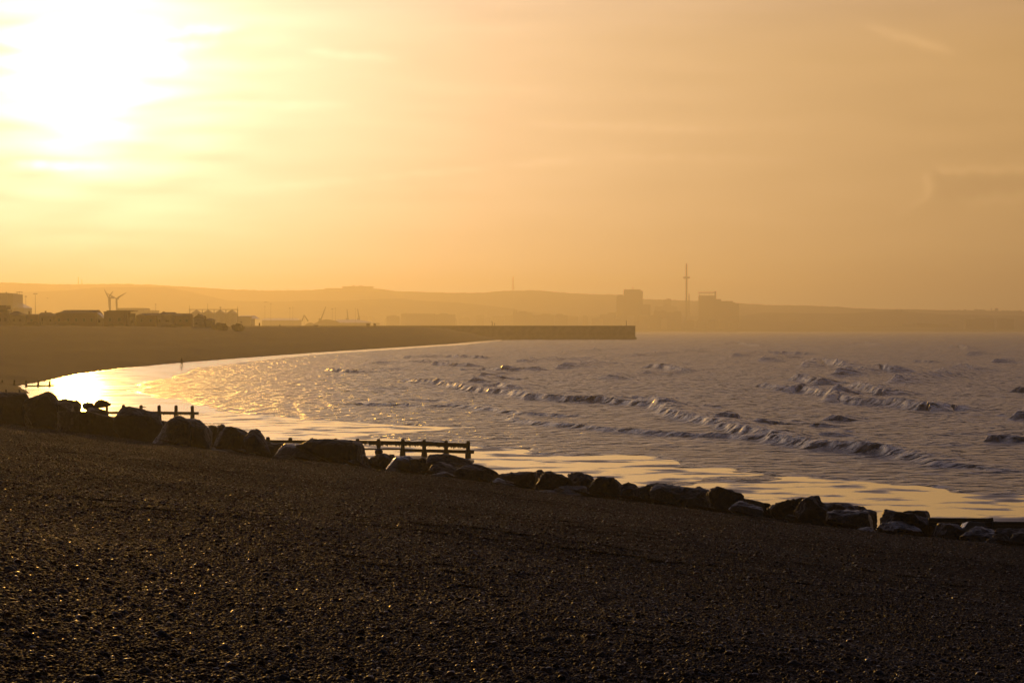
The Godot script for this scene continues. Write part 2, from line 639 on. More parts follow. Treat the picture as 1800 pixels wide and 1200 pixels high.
# ------------------------------------------------------------------ sea
func sea() -> void:
	var cols := spread(-120.0, 1980.0, 3.4, 14000.0)
	var rows := PackedFloat32Array()
	var y := 582.3
	while y < 888.0:
		rows.append(y)
		y += 0.3 if y < 700.0 else 0.45
	var nr := rows.size()
	var nc := cols.size()
	# distance from the water's edge on a coarse grid
	var gr := nr / 3 + 2
	var gc := nc / 4 + 2
	var edge := PackedFloat32Array()
	edge.resize(gr * gc)
	for r in gr:
		var d := (EYE - WATER) * F / (rows[mini(r * 3, nr - 1)] - HORIZON)
		for c in gc:
			var p := Vector2((cols[mini(c * 4, nc - 1)] - 900.0) / F * d, d)
			edge[r * gc + c] = near_line(shore, p).x * (1.0 if Geometry2D.is_point_in_polygon(p, water) else -1.0)
	var h := PackedFloat32Array()
	var foam := PackedFloat32Array()
	var skip := PackedByteArray()
	h.resize(nr * nc)
	foam.resize(nr * nc)
	skip.resize(nr * nc)
	for r in nr:
		var d := (EYE - WATER) * F / (rows[r] - HORIZON)
		var far := clampf((d - 250.0) / 1200.0, 0.0, 1.0)
		var fr := r / 3.0
		var r0 := int(fr)
		fr -= r0
		for c in nc:
			var fc := c / 4.0
			var c0 := int(fc)
			fc -= c0
			var e := lerpf(lerpf(edge[r0 * gc + c0], edge[r0 * gc + c0 + 1], fc), lerpf(edge[r0 * gc + gc + c0], edge[r0 * gc + gc + c0 + 1], fc), fr)
			var x := (cols[c] - 900.0) / F * d
			e += n_broad.get_noise_2d(x * 2.2, d * 1.1) * lerpf(4.6, 1.6, smooth(150.0, 260.0, d)) + n_mid.get_noise_2d(x, d) * 0.5
			var ramp := clampf((e - 1.5) / 40.0, 0.0, 1.0)
			var u := x - 0.2 * d
			var b := n_mid.get_noise_2d(u * 0.42, d * 0.12)
			var f := n_fine.get_noise_2d(x * 0.5, d * 0.3)
			var hh := ramp * (0.15 + 0.32 * far) * b + ramp * (0.05 + 0.22 * far) * f + 0.008 * f * clampf(e / 3.0, 0.0, 1.0)
			hh += clampf(e * 0.03, -0.10, 0.035) + 0.045 * exp(-pow((e - 0.8) / 0.6, 2.0)) * (0.8 + 0.6 * f)
			hh += clampf(e / 6.0, 0.0, 1.0) * 0.05 * n_mid.get_noise_2d(x * 0.9 + 30.0, d * 0.45)
			for q: float in [4.5, 10.0, 17.0, 26.0, 37.0, 50.0]:
				if absf(e - q) > 4.5:
					continue
				hh += (0.045 + 0.0012 * q) * exp(-pow((e - q - 2.5 * n_broad.get_noise_2d(x * 1.4 + q, d)) / 0.7, 2.0)) * (0.5 + 0.9 * n_mid.get_noise_2d(x * 0.5 + q, d * 0.3))
			h[r * nc + c] = hh
			skip[r * nc + c] = 1 if e < -2.5 else 0
			foam[r * nc + c] = clampf(ramp * 1.4, 0.0, 1.0) * smooth(0.1, 0.7, n_mid.get_noise_2d(u * 0.3 + 50.0, d * 0.05) + 0.5 * f) * 0.30 * (1.0 - 0.7 * far) + 0.55 * exp(-pow((e - 0.7) / 0.35, 2.0)) * clampf(0.3 + f, 0.0, 1.0)
	# breaking crests: height, then the line of the crest
	for s in [[0.5, 700, 669, 760, 675, 850, 690, 885, 693, 935, 701, 1000, 706, 1060, 708, 1150, 717, 1172, 722, 1168, 727, 1190, 735, 1250, 746, 1300, 762, 1380, 780, 1450, 791, 1560, 800, 1640, 815, 1662, 820, 1740, 826, 1830, 833],
			[0.2, 560, 713, 640, 712, 720, 715, 800, 715, 880, 724, 920, 729, 1000, 733, 1035, 735], [0.24, 880, 735, 910, 741, 960, 748, 1030, 755, 1110, 761, 1200, 767, 1290, 770, 1370, 778],
			[0.20, 643, 685, 700, 682, 760, 676], [0.10, 600, 705, 700, 704, 780, 705, 870, 717], [0.45, 800, 652, 850, 650, 895, 653], [0.5, 840, 662, 870, 659, 900, 657], [0.5, 830, 673, 865, 667, 900, 668], [0.4, 845, 681, 880, 678, 900, 684],
			[0.5, 880, 653, 910, 651, 950, 652], [0.8, 975, 648, 1020, 645, 1045, 640, 1070, 641], [0.6, 905, 637, 960, 634, 1040, 632], [0.7, 1060, 628, 1130, 626, 1190, 620, 1245, 617], [0.7, 1120, 646, 1150, 647, 1175, 650, 1200, 656], [0.6, 1025, 668, 1060, 668, 1110, 662, 1200, 656],
			[0.5, 970, 625, 1020, 617, 1110, 613], [0.35, 1092, 704, 1108, 702, 1126, 703], [0.35, 1122, 712, 1145, 714, 1168, 720], [0.25, 1235, 717, 1262, 717], [0.8, 1262, 606, 1300, 604, 1338, 610], [0.8, 1283, 628, 1340, 622, 1430, 624], [0.9, 1336, 636, 1360, 631, 1402, 630],
			[1.0, 1410, 648, 1438, 638, 1468, 642, 1492, 648], [1.0, 1463, 662, 1520, 657, 1548, 653, 1572, 657], [0.7, 1388, 668, 1412, 670, 1447, 676], [0.5, 1318, 681, 1345, 681, 1376, 688], [0.6, 1368, 690, 1415, 687, 1452, 697, 1470, 700], [0.6, 1498, 680, 1522, 684, 1550, 694, 1562, 692],
			[0.6, 1453, 708, 1470, 699, 1500, 708, 1532, 711, 1580, 715, 1622, 722, 1685, 720, 1710, 722], [0.9, 1558, 677, 1600, 669, 1645, 665, 1665, 658, 1692, 651, 1722, 655], [1.0, 1668, 614, 1685, 610, 1702, 615], [1.0, 1694, 624, 1732, 623], [0.8, 1743, 638, 1772, 637], [0.8, 1498, 605, 1517, 603, 1552, 607],
			[0.6, 1790, 738, 1812, 731, 1840, 735], [0.3, 1456, 740, 1490, 737, 1525, 737], [0.3, 1742, 778, 1768, 777, 1796, 779], [0.22, 1442, 768, 1470, 764, 1495, 763], [0.2, 1430, 750, 1460, 748], [0.3, 1260, 742, 1290, 743], [0.25, 1320, 745, 1350, 746, 1410, 743],
			[0.6, 930, 605, 980, 601, 1010, 604], [0.6, 700, 630, 780, 628, 860, 630], [0.5, 640, 640, 720, 638, 800, 636], [0.5, 1180, 601, 1240, 600], [0.4, 560, 652, 620, 655, 700, 650], [0.4, 1600, 636, 1640, 638], [0.5, 1840, 660, 1900, 655], [0.5, 1780, 690, 1830, 688], [0.5, 760, 642, 830, 645]]:
		crest(s, rows, cols, h, foam)
	var v := PackedVector3Array()
	var col := PackedColorArray()
	v.resize(nr * nc)
	col.resize(nr * nc)
	var body := Color(0.09, 0.074, 0.058)
	var white := Color(0.50, 0.43, 0.35)
	for r in nr:
		var d := (EYE - WATER) * F / (rows[r] - HORIZON)
		for c in nc:
			v[r * nc + c] = Vector3((cols[c] - 900.0) / F * d, WATER + h[r * nc + c], -d)
			col[r * nc + c] = body.lerp(white, clampf(foam[r * nc + c], 0.0, 1.0))
	ground("sea", grid_mesh(v, nr, nc, col, skip), M.sea)


func crest(s: Array, rows: PackedFloat32Array, cols: PackedFloat32Array, h: PackedFloat32Array, foam: PackedFloat32Array) -> void:
	var tall: float = s[0]
	var line := PackedVector2Array()
	var lo := Vector2(1e9, 1e9)
	var hi := Vector2(-1e9, -1e9)
	for i in range(1, s.size(), 2):
		line.append(on_water(s[i], s[i + 1]))
		lo = lo.min(line[line.size() - 1])
		hi = hi.max(line[line.size() - 1])
	var reach := 5.0 + 9.0 * tall
	var length := 0.0
	var starts := PackedFloat32Array()
	for i in line.size() - 1:
		starts.append(length)
		length += (line[i + 1] - line[i]).length()
	var nc := cols.size()
	for r in rows.size():
		var d := (EYE - WATER) * F / (rows[r] - HORIZON)
		if d < lo.y - reach or d > hi.y + reach:
			continue
		for c in nc:
			var x := (cols[c] - 900.0) / F * d
			if x < lo.x - reach or x > hi.x + reach:
				continue
			var best := 1e18
			var s_side := 0.0
			var u_best := 0.0
			var p := Vector2(x + 0.5 * n_mid.get_noise_2d(x, d * 0.5), d)
			for i in line.size() - 1:
				var a := line[i]
				var e := line[i + 1] - a
				var w := p - a
				var u := clampf(w.dot(e) / e.length_squared(), 0.0, 1.0)
				var q := (w - e * u).length_squared()
				if q < best:
					best = q
					var n := Vector2(-e.y, e.x)
					if n.x > 0.0:
						n = -n
					s_side = signf(w.dot(n))
					u_best = (starts[i] + u * e.length()) / length
			var q := sqrt(best)
			if q > reach:
				continue
			var lump := 1.15 + 0.32 * n_mid.get_noise_2d(x * 0.6, d * 0.2) + 0.12 * n_fine.get_noise_2d(x * 0.9, d * 0.6)
			var taper := smooth(-0.02, 0.10, u_best) * (1.0 - smooth(0.90, 1.02, u_best))
			var width := (0.35 + 0.5 * tall) if s_side > 0.0 else (1.4 + 3.0 * tall)
			h[r * nc + c] += tall * lump * taper * exp(-pow(q / width, 2.0))
			foam[r * nc + c] += taper * exp(-pow((q - 0.15) / (0.3 + 0.4 * tall), 2.0)) * clampf(0.35 + 0.9 * n_fine.get_noise_2d(x * 0.8, d * 0.8), 0.0, 0.9)
			if s_side < 0.0:
				foam[r * nc + c] += taper * 0.5 * exp(-q / (1.5 + 4.0 * tall)) * clampf(0.1 + 1.3 * n_fine.get_noise_2d(x * 0.5, d * 0.22), 0.0, 1.0)


# ------------------------------------------------------------------ hills
func ridge(called: String, pts: Array, d0: float, dp: float, d1: float, salt: float, trees: float) -> void:
	var cols := spread(-300.0, 2100.0, 5.0, 9000.0)
	var v := PackedVector3Array()
	var n := 16
	for k in n:
		var u := k / (n - 1.0)
		var d := lerpf(d0, d1, u)
		var up := (dp - d0) / (d1 - d0)
		var prof := smooth(0.0, up, u) * (1.0 - 0.8 * smooth(up, 1.0, u))
		for c in cols:
			var top := at(900, along(pts, c), dp).y
			var x := (c - 900.0) / F * d
			var lump := n_mid.get_noise_2d(c * 0.35 + salt, k * 1.3) * trees + n_broad.get_noise_2d(c * 1.1 + salt, k * 2.0) * trees
			v.append(Vector3(x, maxf(-1.0, (top + lump) * prof + 1.5), -d))
	ground(called, grid_mesh(v, n, cols.size()), M.hill)


func hills() -> void:
	ridge("far_hills", [-300, 500, 0, 497, 100, 500.5, 220, 499.5, 300, 503, 400, 509, 470, 511, 520, 511, 560, 509.5, 600, 508, 660, 508, 700, 512.5, 800, 515.5, 850, 515, 890, 511.5, 940, 511, 970, 513.5, 1000, 516, 1090, 519, 1130, 526, 1180, 528, 1250, 530, 1350, 537, 1420, 537.5, 1475, 540, 1520, 543, 1650, 545.5, 1800, 547.5, 2100, 552], 6300, 7600, 8600, 0.0, 1.2)
	ridge("middle_hills", [-300, 520, 0, 516, 110, 511, 180, 505, 290, 505, 330, 512, 400, 529, 480, 531, 545, 528.5, 600, 530, 640, 527, 705, 525, 740, 529.5, 800, 532, 850, 537, 900, 543, 940, 549, 1000, 556, 1300, 556, 1350, 550, 1480, 552, 1580, 546, 1612, 550, 1660, 553, 1800, 556, 2100, 560], 5850, 6300, 6900, 40.0, 1.0)
	ridge("coastal_slope", [-300, 560, 300, 560, 700, 560, 900, 562, 1150, 561, 1210, 561, 1260, 557, 1350, 562, 1500, 566, 1800, 569, 2100, 570], 5780, 6150, 6700, 80.0, 1.2)
	var st := begin()
	box(st, Vector3(-5200, -4, -6400), Vector3(60, 3.2, -1760))
	ground("coastal_plain", done(st), M.hill)


func harbour_wall() -> void:
	var th := thing("harbour_wall", "long straight concrete harbour arm running out to the open sea", "harbour wall", at(800, 597, 1725))
	var a := at(420, 598.5, 1725) - th.position
	var b := at(1117, 573.2, 1725) - th.position
	var st := begin()
	box(st, Vector3(a.x, a.y - 1.0, -6.0), Vector3(b.x, b.y, 0.0))
	part("wall", done(st), M.concrete, th)
	st = begin()
	box(st, Vector3(a.x, b.y, -6.2), Vector3(b.x + 0.15, b.y + 0.35, 0.2))
	part("coping", done(st), M.concrete, th)
	st = begin()
	box(st, Vector3(b.x - 20.0, a.y - 1.0, -7.0), Vector3(b.x + 0.9, a.y + 2.2, 0.8))
	part("footing", done(st), M.concrete, th)
	for p in [[865.3, 565.2, "thin crooked lamp post on the harbour arm beside a shorter post"], [869.2, 568.2, "short straight post on the harbour arm beside the crooked lamp post"], [1101.3, 564.0, "single tall post near the seaward end of the harbour arm"]]:
		var o := thing("post", p[2], "post", at(p[0], 573.0, 1727.5), "posts on the harbour arm")
		pole(o, "shaft", p[0], 573.0, p[0], p[1], 1727.5, 0.22, 0.18, M.steel)
		if p[0] < 866.0:
			pole(o, "lamp_arm", p[0], p[1], p[0] - 2.0, p[1] - 0.4, 1727.5, 0.14, 0.2, M.steel)
		else:
			pole(o, "cap", p[0], p[1], p[0], p[1] - 0.5, 1727.5, 0.3, 0.3, M.steel)


# ------------------------------------------------------------------ the town across the bay
func simple_block(called: String, label: String, x0: float, x1: float, top: float, d: float, mat: Material, bits: Array, group := "hazy blocks of the far town", base := 578.0) -> Node3D:
	var th := thing(called, label, "building", at((x0 + x1) / 2.0, base, d), group)
	block(th, "wall", x0, x1, top, base, d, 22.0, mat)
	for b in bits:   # [name, x0, x1, top, bottom]
		block(th, b[0], b[1], b[2], b[3], b[4], d + 4.0, 12.0, mat)
	return th


func town() -> void:
	var d := 6000.0
	# the tallest slab with its stepped shoulders
	var th := thing("tower_block", "tallest broad tower block with stepped shoulders and rooftop aerials", "building", at(1113, 578, d))
	block(th, "wall", 1097.0, 1126.5, 508.6, 578.0, d, 25.0, M.far_wall)
	block(th, "side_wing", 1126.7, 1130.2, 511.0, 578.0, d + 3.0, 20.0, M.far_wall)
	block(th, "lower_wing", 1084.0, 1096.8, 520.5, 578.0, d + 3.0, 20.0, M.far_wall)
	block(th, "roof_plant", 1087.0, 1095.0, 517.6, 520.4, d + 6.0, 12.0, M.far_wall)
	block(th, "annexe", 1130.4, 1143.5, 535.2, 578.0, d + 3.0, 20.0, M.far_wall)
	pole(th, "aerial", 1100.0, 508.6, 1100.0, 505.8, d + 8, 0.5, 0.4, M.steel)
	pole(th, "aerial", 1112.0, 508.6, 1112.0, 502.6, d + 8, 0.6, 0.4, M.steel)
	pole(th, "aerial", 1114.0, 508.6, 1114.0, 505.2, d + 8, 0.5, 0.4, M.steel)
	# observation tower
	th = thing("observation_tower", "very tall slender observation tower with a ring shaped pod partway up", "tower", at(1207, 578, d - 60))
	pole(th, "shaft", 1207.0, 578.0, 1207.0, 463.6, d - 60, 2.25, 2.1, M.steel)
	var c := at(1207, 487.7, d - 60) - th.position
	var st := begin(false)
	lathe(st, c, [[2.3, -2.2], [5.8, -2.4], [8.2, -1.2], [8.7, 0.1], [7.6, 1.4], [4.5, 2.4], [2.3, 2.5]])
	part("pod", done(st), M.steel, th)
	st = begin(false)
	lathe(st, at(1207, 463.6, d - 60) - th.position, [[2.1, -0.5], [2.3, 0.2], [1.8, 0.9], [0.0, 1.0]])
	part("cap", done(st), M.steel, th)
	# lattice mast beside it
	th = thing("lattice_mast", "thin lattice mast standing close beside the observation tower", "mast", at(1211.5, 578, d + 40))
	lattice(th, 1211.3, 515.5, 556.0, d + 40, 0.8, 2.4, 10)
	# hotel with the open frame on its roof
	th = thing("hotel_block", "large block with an open roof frame and a corner pylon, stepping down seaward", "building", at(1262, 578, d))
	block(th, "wall", 1229.2, 1256.4, 519.3, 578.0, d, 25.0, M.far_wall)
	block(th, "roof_frame", 1229.0, 1256.4, 513.2, 514.6, d, 25.0, M.far_wall)
	for x in [1229.2, 1233.5, 1238.0, 1242.5, 1247.0, 1251.5]:
		block(th, "column", x, x + 0.9, 514.7, 519.2, d + 1.0, 1.5, M.far_wall)
	block(th, "pylon", 1256.6, 1259.2, 511.5, 578.0, d - 1.0, 12.0, M.far_wall)
	block(th, "wing", 1259.4, 1268.0, 525.5, 578.0, d + 2.0, 25.0, M.far_wall)
	block(th, "wing", 1268.2, 1288.5, 528.8, 578.0, d + 2.0, 25.0, M.far_wall)
	block(th, "wing", 1288.7, 1293.0, 531.2, 578.0, d + 2.0, 25.0, M.far_wall)
	block(th, "wing", 1293.2, 1299.0, 533.6, 578.0, d + 2.0, 25.0, M.far_wall)
	simple_block("building", "wide low block between the tallest tower and the observation tower", 1150, 1172, 546.5, 5900, M.far_wall, [["roof_plant", 1151, 1156, 545.2, 546.4], ["roof_plant", 1163, 1168, 545.0, 546.4]])
	simple_block("building", "blunt low block at the foot of the observation tower", 1172.4, 1198, 548.5, 5880, M.far_wall, [["roof_plant", 1186, 1197, 546.6, 548.4]])
	simple_block("building", "small square block breaking the skyline short of the observation tower", 1170, 1180, 526.0, 6900, M.far_wall, [["roof_plant", 1173, 1179, 524.6, 525.9], ["wing", 1166, 1169.8, 527.2, 578]])
	simple_block("building", "pale long block below the skyline short of the observation tower", 1152, 1191, 538.6, 6500, M.far_pale, [])
	simple_block("building", "low terrace stepping up to the foot of the tallest tower", 1055, 1083, 552.5, 5850, M.far_wall, [["wing", 1069, 1083, 549.2, 552.4]])
	simple_block("building", "broad hazy block with twin chimneys behind the harbour arm", 902, 936, 549.5, 5400, M.far_wall, [["chimney", 903, 905, 544.8, 549.4], ["chimney", 906.5, 909, 545.0, 549.4], ["wing", 912, 926, 547.2, 549.4]])
	simple_block("building", "lower stepped block beside the twin chimneys", 937, 974, 553.5, 5450, M.far_wall, [["wing", 952, 968, 551.4, 553.4]])
	simple_block("building", "square hazy block over the middle of the harbour arm", 975, 998, 553.8, 5350, M.far_wall, [["roof_plant", 978, 990, 551.6, 553.7]])
	simple_block("building", "long even block with a single vent, inland of the harbour arm", 705, 765, 551.2, 4700, M.far_pale, [["vent", 711, 715, 549.6, 551.1]], "long hazy blocks inland of the harbour")
	simple_block("building", "short block next to the long even block", 679, 702, 555.4, 4650, M.far_pale, [["roof_plant", 686, 696, 553.8, 555.3]], "long hazy blocks inland of the harbour")
	simple_block("building", "long uneven block reaching past the end of the even block", 765.5, 800, 552.6, 4800, M.far_pale, [["roof_plant", 772, 788, 550.6, 552.5]], "long hazy blocks inland of the harbour")
	simple_block("building", "hazy seafront block beyond the pier, the one with the stepped roof", 1698, 1748, 561.4, 5740, M.far_wall, [["wing", 1716, 1747, 559.0, 561.3]])
	simple_block("building", "flat topped seafront block farthest along the coast beyond the pier", 1754, 1783, 560.4, 5740, M.far_wall, [["roof_plant", 1760, 1770, 559.4, 560.3]])
	var rng := RandomNumberGenerator.new()
	rng.seed = 5
	var marks := [[612.0, "the grandstand's hill"], [705.0, "the start of the long even block"], [800.0, "the end of the long uneven block"], [902.0, "the twin chimneys"], [998.0, "the square block over the harbour arm"], [1113.0, "the tallest tower"], [1207.0, "the observation tower"], [1262.0, "the stepping hotel block"]]
	var nth := ["first", "second", "third", "fourth", "fifth", "sixth", "seventh"]
	var seen := {}
	for k in 34:
		var x := 612.0 + k * 20.6 + rng.randf_range(-6.0, 6.0)
		var w := rng.randf_range(8.0, 21.0)
		var top := 562.0 - rng.randf_range(0.0, 8.5) + (3.0 if x > 1180.0 else 0.0)
		var mark := ""
		for m in marks:
			if x >= m[0] or mark == "":
				mark = m[1]
		seen[mark] = seen.get(mark, -1) + 1
		var says: String = "low %s seafront building, %s one seaward from %s" % ["pitched roof" if k % 2 else "flat roofed", nth[seen[mark]], mark]
		var th2 := thing("building", says, "building", at(x, 578, 5700 + (k % 5) * 40), "low buildings along the far seafront")
		block(th2, "wall", x - w / 2.0, x + w / 2.0, top, 579.0, 5700 + (k % 5) * 40, 15.0, M.far_wall if k % 3 else M.far_pale)
		if k % 2:
			hip(th2, "roof", x - w / 2.0 - 0.3, x + w / 2.0 + 0.3, x - w * 0.3, x + w * 0.3, top - rng.randf_range(1.2, 2.6), top, 5700 + (k % 5) * 40, 15.0, M.tile)
		else:
			block(th2, "chimney", x - w * 0.3, x - w * 0.3 + 1.2, top - 2.2, top, 5705 + (k % 5) * 40, 2.0, M.far_wall)
			block(th2, "roof_plant", x, x + w * 0.3, top - 1.4, top, 5705 + (k % 5) * 40, 6.0, M.far_wall)
	# grandstand on the skyline
	th = thing("grandstand", "long racecourse grandstand with an overhanging roof on the hilltop", "building", at(618, 512, 7350))
	block(th, "wall", 601.5, 654.0, 504.6, 516.0, 7350, 30.0, M.far_wall)
	block(th, "roof", 600.8, 656.4, 502.9, 504.4, 7345, 42.0, M.far_wall)
	block(th, "wing", 570.5, 601.2, 506.3, 516.0, 7350, 26.0, M.far_wall)
	block(th, "roof_box", 618.0, 622.6, 501.6, 502.8, 7360, 10.0, M.far_wall)
	block(th, "roof_box", 631.0, 636.4, 501.7, 502.8, 7360, 10.0, M.far_wall)
	block(th, "flagpole", 620.3, 621.2, 499.6, 501.5, 7362, 1.4, M.far_wall)
	block(th, "low_wing", 654.4, 677.0, 508.3, 516.0, 7352, 26.0, M.far_wall)
	th = thing("hilltop_turret", "small lone turret on the skyline well short of the grandstand", "building", at(505.5, 514, 7500))
	block(th, "wall", 504.9, 506.3, 508.6, 516.0, 7500, 2.2, M.far_wall)
	hip(th, "roof", 504.6, 506.6, 505.5, 505.7, 506.9, 508.6, 7500, 2.2, M.far_wall)
	# mast on the hilltop
	th = thing("transmitter_mast", "tapering lattice transmitter mast alone on the hilltop skyline", "mast", at(902, 514, 7600))
	lattice(th, 902.0, 488.0, 514.0, 7600, 1.6, 3.2, 9)
	pole(th, "aerial", 902.0, 488.0, 902.0, 483.8, 7600, 0.7, 0.5, M.steel)
	th = thing("transmitter_mast", "faint thin mast on the far skyline above the wind turbines, the taller of two", "mast", at(137, 502, 7600))
	lattice(th, 137.0, 487.0, 503.0, 7600, 0.5, 0.8, 8)
	th = thing("transmitter_mast", "faint thin mast on the far skyline above the wind turbines, the shorter of two", "mast", at(143, 502, 7600))
	lattice(th, 143.2, 491.5, 503.0, 7600, 0.5, 0.8, 6)
	for x in [1578.0, 1585.5]:   # on the brow of the nearer hill
		th = thing("spire", "first of two small spires close together on the skyline above the pier" if x < 1580 else "second of two small spires close together, the one farther seaward", "spire", at(x, 548, 6150), "pair of small spires above the pier")
		block(th, "turret", x - 1.0, x + 1.0, 544.2, 550.0, 6150, 2.6, M.far_wall)
		hip(th, "roof", x - 1.2, x + 1.2, x - 0.05, x + 0.05, 541.4, 544.2, 6150, 2.6, M.far_wall)
	for p in [[1743.5, 543.2, 2.0], [1752.5, 543.6, 5.0], [1716.8, 545.0, 4.6], [1724.5, 545.1, 4.4], [1730.8, 545.4, 4.2], [1697.0, 545.0, 3.6], [1686.0, 545.2, 3.4], [1675.0, 545.4, 3.0], [1764.0, 546.3, 3.6], [1772.5, 546.6, 4.2], [1785.0, 547.2, 4.0], [1794.0, 547.2, 5.0]]:
		far_tree(p[0], p[1], p[2])
	pier()


func far_tree(x: float, y: float, wide: float) -> void:
	var d := 7560.0
	var says := {1743.5: "thinnest of the trees on the skyline above the seafront blocks", 1752.5: "flat topped tree beside the thinnest tree on the skyline", 1716.8: "first of three evenly round trees on the skyline", 1724.5: "middle of three evenly round trees on the skyline", 1730.8: "last of three evenly round trees on the skyline",
		1697.0: "round tree on the skyline just short of the three even ones", 1686.0: "low tree on the skyline above the seaward end of the pier", 1675.0: "low tree on the skyline above the pier buildings", 1764.0: "small tree on the falling skyline, above the gap between two blocks", 1772.5: "bushy tree on the falling skyline above the farthest block",
		1785.0: "last but one tree on the falling skyline", 1794.0: "broad last tree on the falling skyline"}
	var th := thing("tree", says[x], "tree", at(x, 550.0, d), "trees on the far skyline")
	var r := wide / F * d * 0.62
	var c := at(x, y + 0.2, d) - th.position
	var st := begin(false)
	tube(st, Vector3(0, -3, 0), Vector3(0, c.y, 0), 0.5, 0.3, 6)
	part("trunk", done(st), M.bush, th)
	part("crown", lump_mesh(Vector3(r, maxf(r * 0.75, 2.4), r), int(x), 0.45), M.bush, th, c)


func lattice(th: Node3D, x: float, top: float, bot: float, d: float, r_top: float, r_bot: float, bays: int) -> void:
	var a := at(x, bot, d) - th.position
	var b := at(x, top, d) - th.position
	for k in 4:
		var s := Vector3(1 if k % 2 else -1, 0, 1 if k > 1 else -1)
		var st := begin(false)
		tube(st, a + s * r_bot, b + s * r_top, 0.6, 0.45, 6)
		part("leg", done(st), M.steel, th)
	var st2 := begin(false)
	for k in bays:
		var p := a.lerp(b, k / float(bays))
		var q := a.lerp(b, (k + 1) / float(bays))
		var r0 := lerpf(r_bot, r_top, k / float(bays))
		var r1 := lerpf(r_bot, r_top, (k + 1) / float(bays))
		for z in [-1, 1]:
			tube(st2, p + Vector3(-r0, 0, r0 * z), q + Vector3(r1, 0, r1 * z), 0.3, 0.3, 5)
			tube(st2, p + Vector3(r0, 0, r0 * z), q + Vector3(-r1, 0, r1 * z), 0.3, 0.3, 5)
			tube(st2, q + Vector3(r1, 0, r1 * z), q + Vector3(-r1, 0, r1 * z), 0.3, 0.3, 5)
	part("bracing", done(st2), M.steel, th)


func pier() -> void:
	var d := 5600.0
	var th := thing("pier", "long pleasure pier on piles with domed pavilions at its seaward end", "pier", at(1600, 581, d))
	block(th, "deck", 1490.0, 1683.0, 573.6, 574.8, d, 20.0, M.far_wall)
	for k in 40:
		var x := 1492.0 + k * 4.85
		pole(th, "pile", x, 582.0, x, 574.0, d - 1.0 - (k % 2) * 1.5, 0.35, 0.35, M.steel)
	block(th, "pavilion", 1612.0, 1638.0, 568.2, 573.5, d, 16.0, M.far_wall)
	hip(th, "pavilion_roof", 1621.0, 1637.0, 1626.0, 1629.0, 565.8, 568.2, d, 16.0, M.far_wall)
	block(th, "turret", 1605.6, 1608.6, 569.4, 573.5, d, 4.0, M.far_wall)
	hip(th, "turret_roof", 1605.2, 1609.0, 1607.0, 1607.2, 564.8, 569.4, d, 4.0, M.far_wall)
	block(th, "hall", 1586.0, 1604.0, 570.6, 573.5, d, 12.0, M.far_wall)
	block(th, "hall", 1639.0, 1668.0, 570.2, 573.5, d, 12.0, M.far_wall)
	block(th, "ride_frame", 1670.5, 1679.0, 566.0, 567.4, d, 8.0, M.far_wall)
	for x in [1670.8, 1674.6, 1678.2]:
		pole(th, "ride_post", x, 573.6, x, 566.6, d - 2.0, 0.45, 0.45, M.steel)
	pole(th, "flagpole", 1681.5, 573.6, 1681.5, 565.2, d - 2.0, 0.4, 0.3, M.steel)
	th = thing("ruined_pier", "skeleton of a burnt out pier standing alone in the sea", "pier", at(1400, 581, d - 200))
	block(th, "deck", 1384.0, 1419.0, 575.4, 576.0, d - 200, 10.0, M.steel)
	block(th, "upper_frame", 1386.0, 1417.5, 571.4, 571.9, d - 200, 8.0, M.steel)
	block(th, "roof_frame", 1390.0, 1410.0, 567.2, 567.7, d - 200, 8.0, M.steel)
	for k in 9:
		var x := 1386.3 + k * 3.85
		pole(th, "pile", x, 582.0, x, 571.6 if k < 1 or k > 6 else 567.4, d - 202, 0.4, 0.35, M.steel)


# ------------------------------------------------------------------ the harbour behind the bank
func flood_mast(label: String, x: float, top: float, d: float, head: float, two := false) -> void:
	var th := thing("light_mast", label, "light mast", at(x, 576, d), "tall light masts of the harbour")
	pole(th, "pole", x, 577.0, x, top, d, 0.26, 0.14, M.steel)
	block(th, "lamp_bar", x - head, x + head, top - 0.35, top + 0.35, d - 0.15, 0.5, M.steel)
	block(th, "lamp", x - head, x - head * 0.45, top + 0.4, top + 1.2, d - 0.3, 0.7, M.steel)
	block(th, "lamp", x + head * 0.45, x + head, top + 0.4, top + 1.2, d - 0.3, 0.7, M.steel)
	if two:
		block(th, "lamp", x - head * 0.2, x + head * 0.2, top - 1.2, top - 0.4, d - 0.3, 0.7, M.steel)


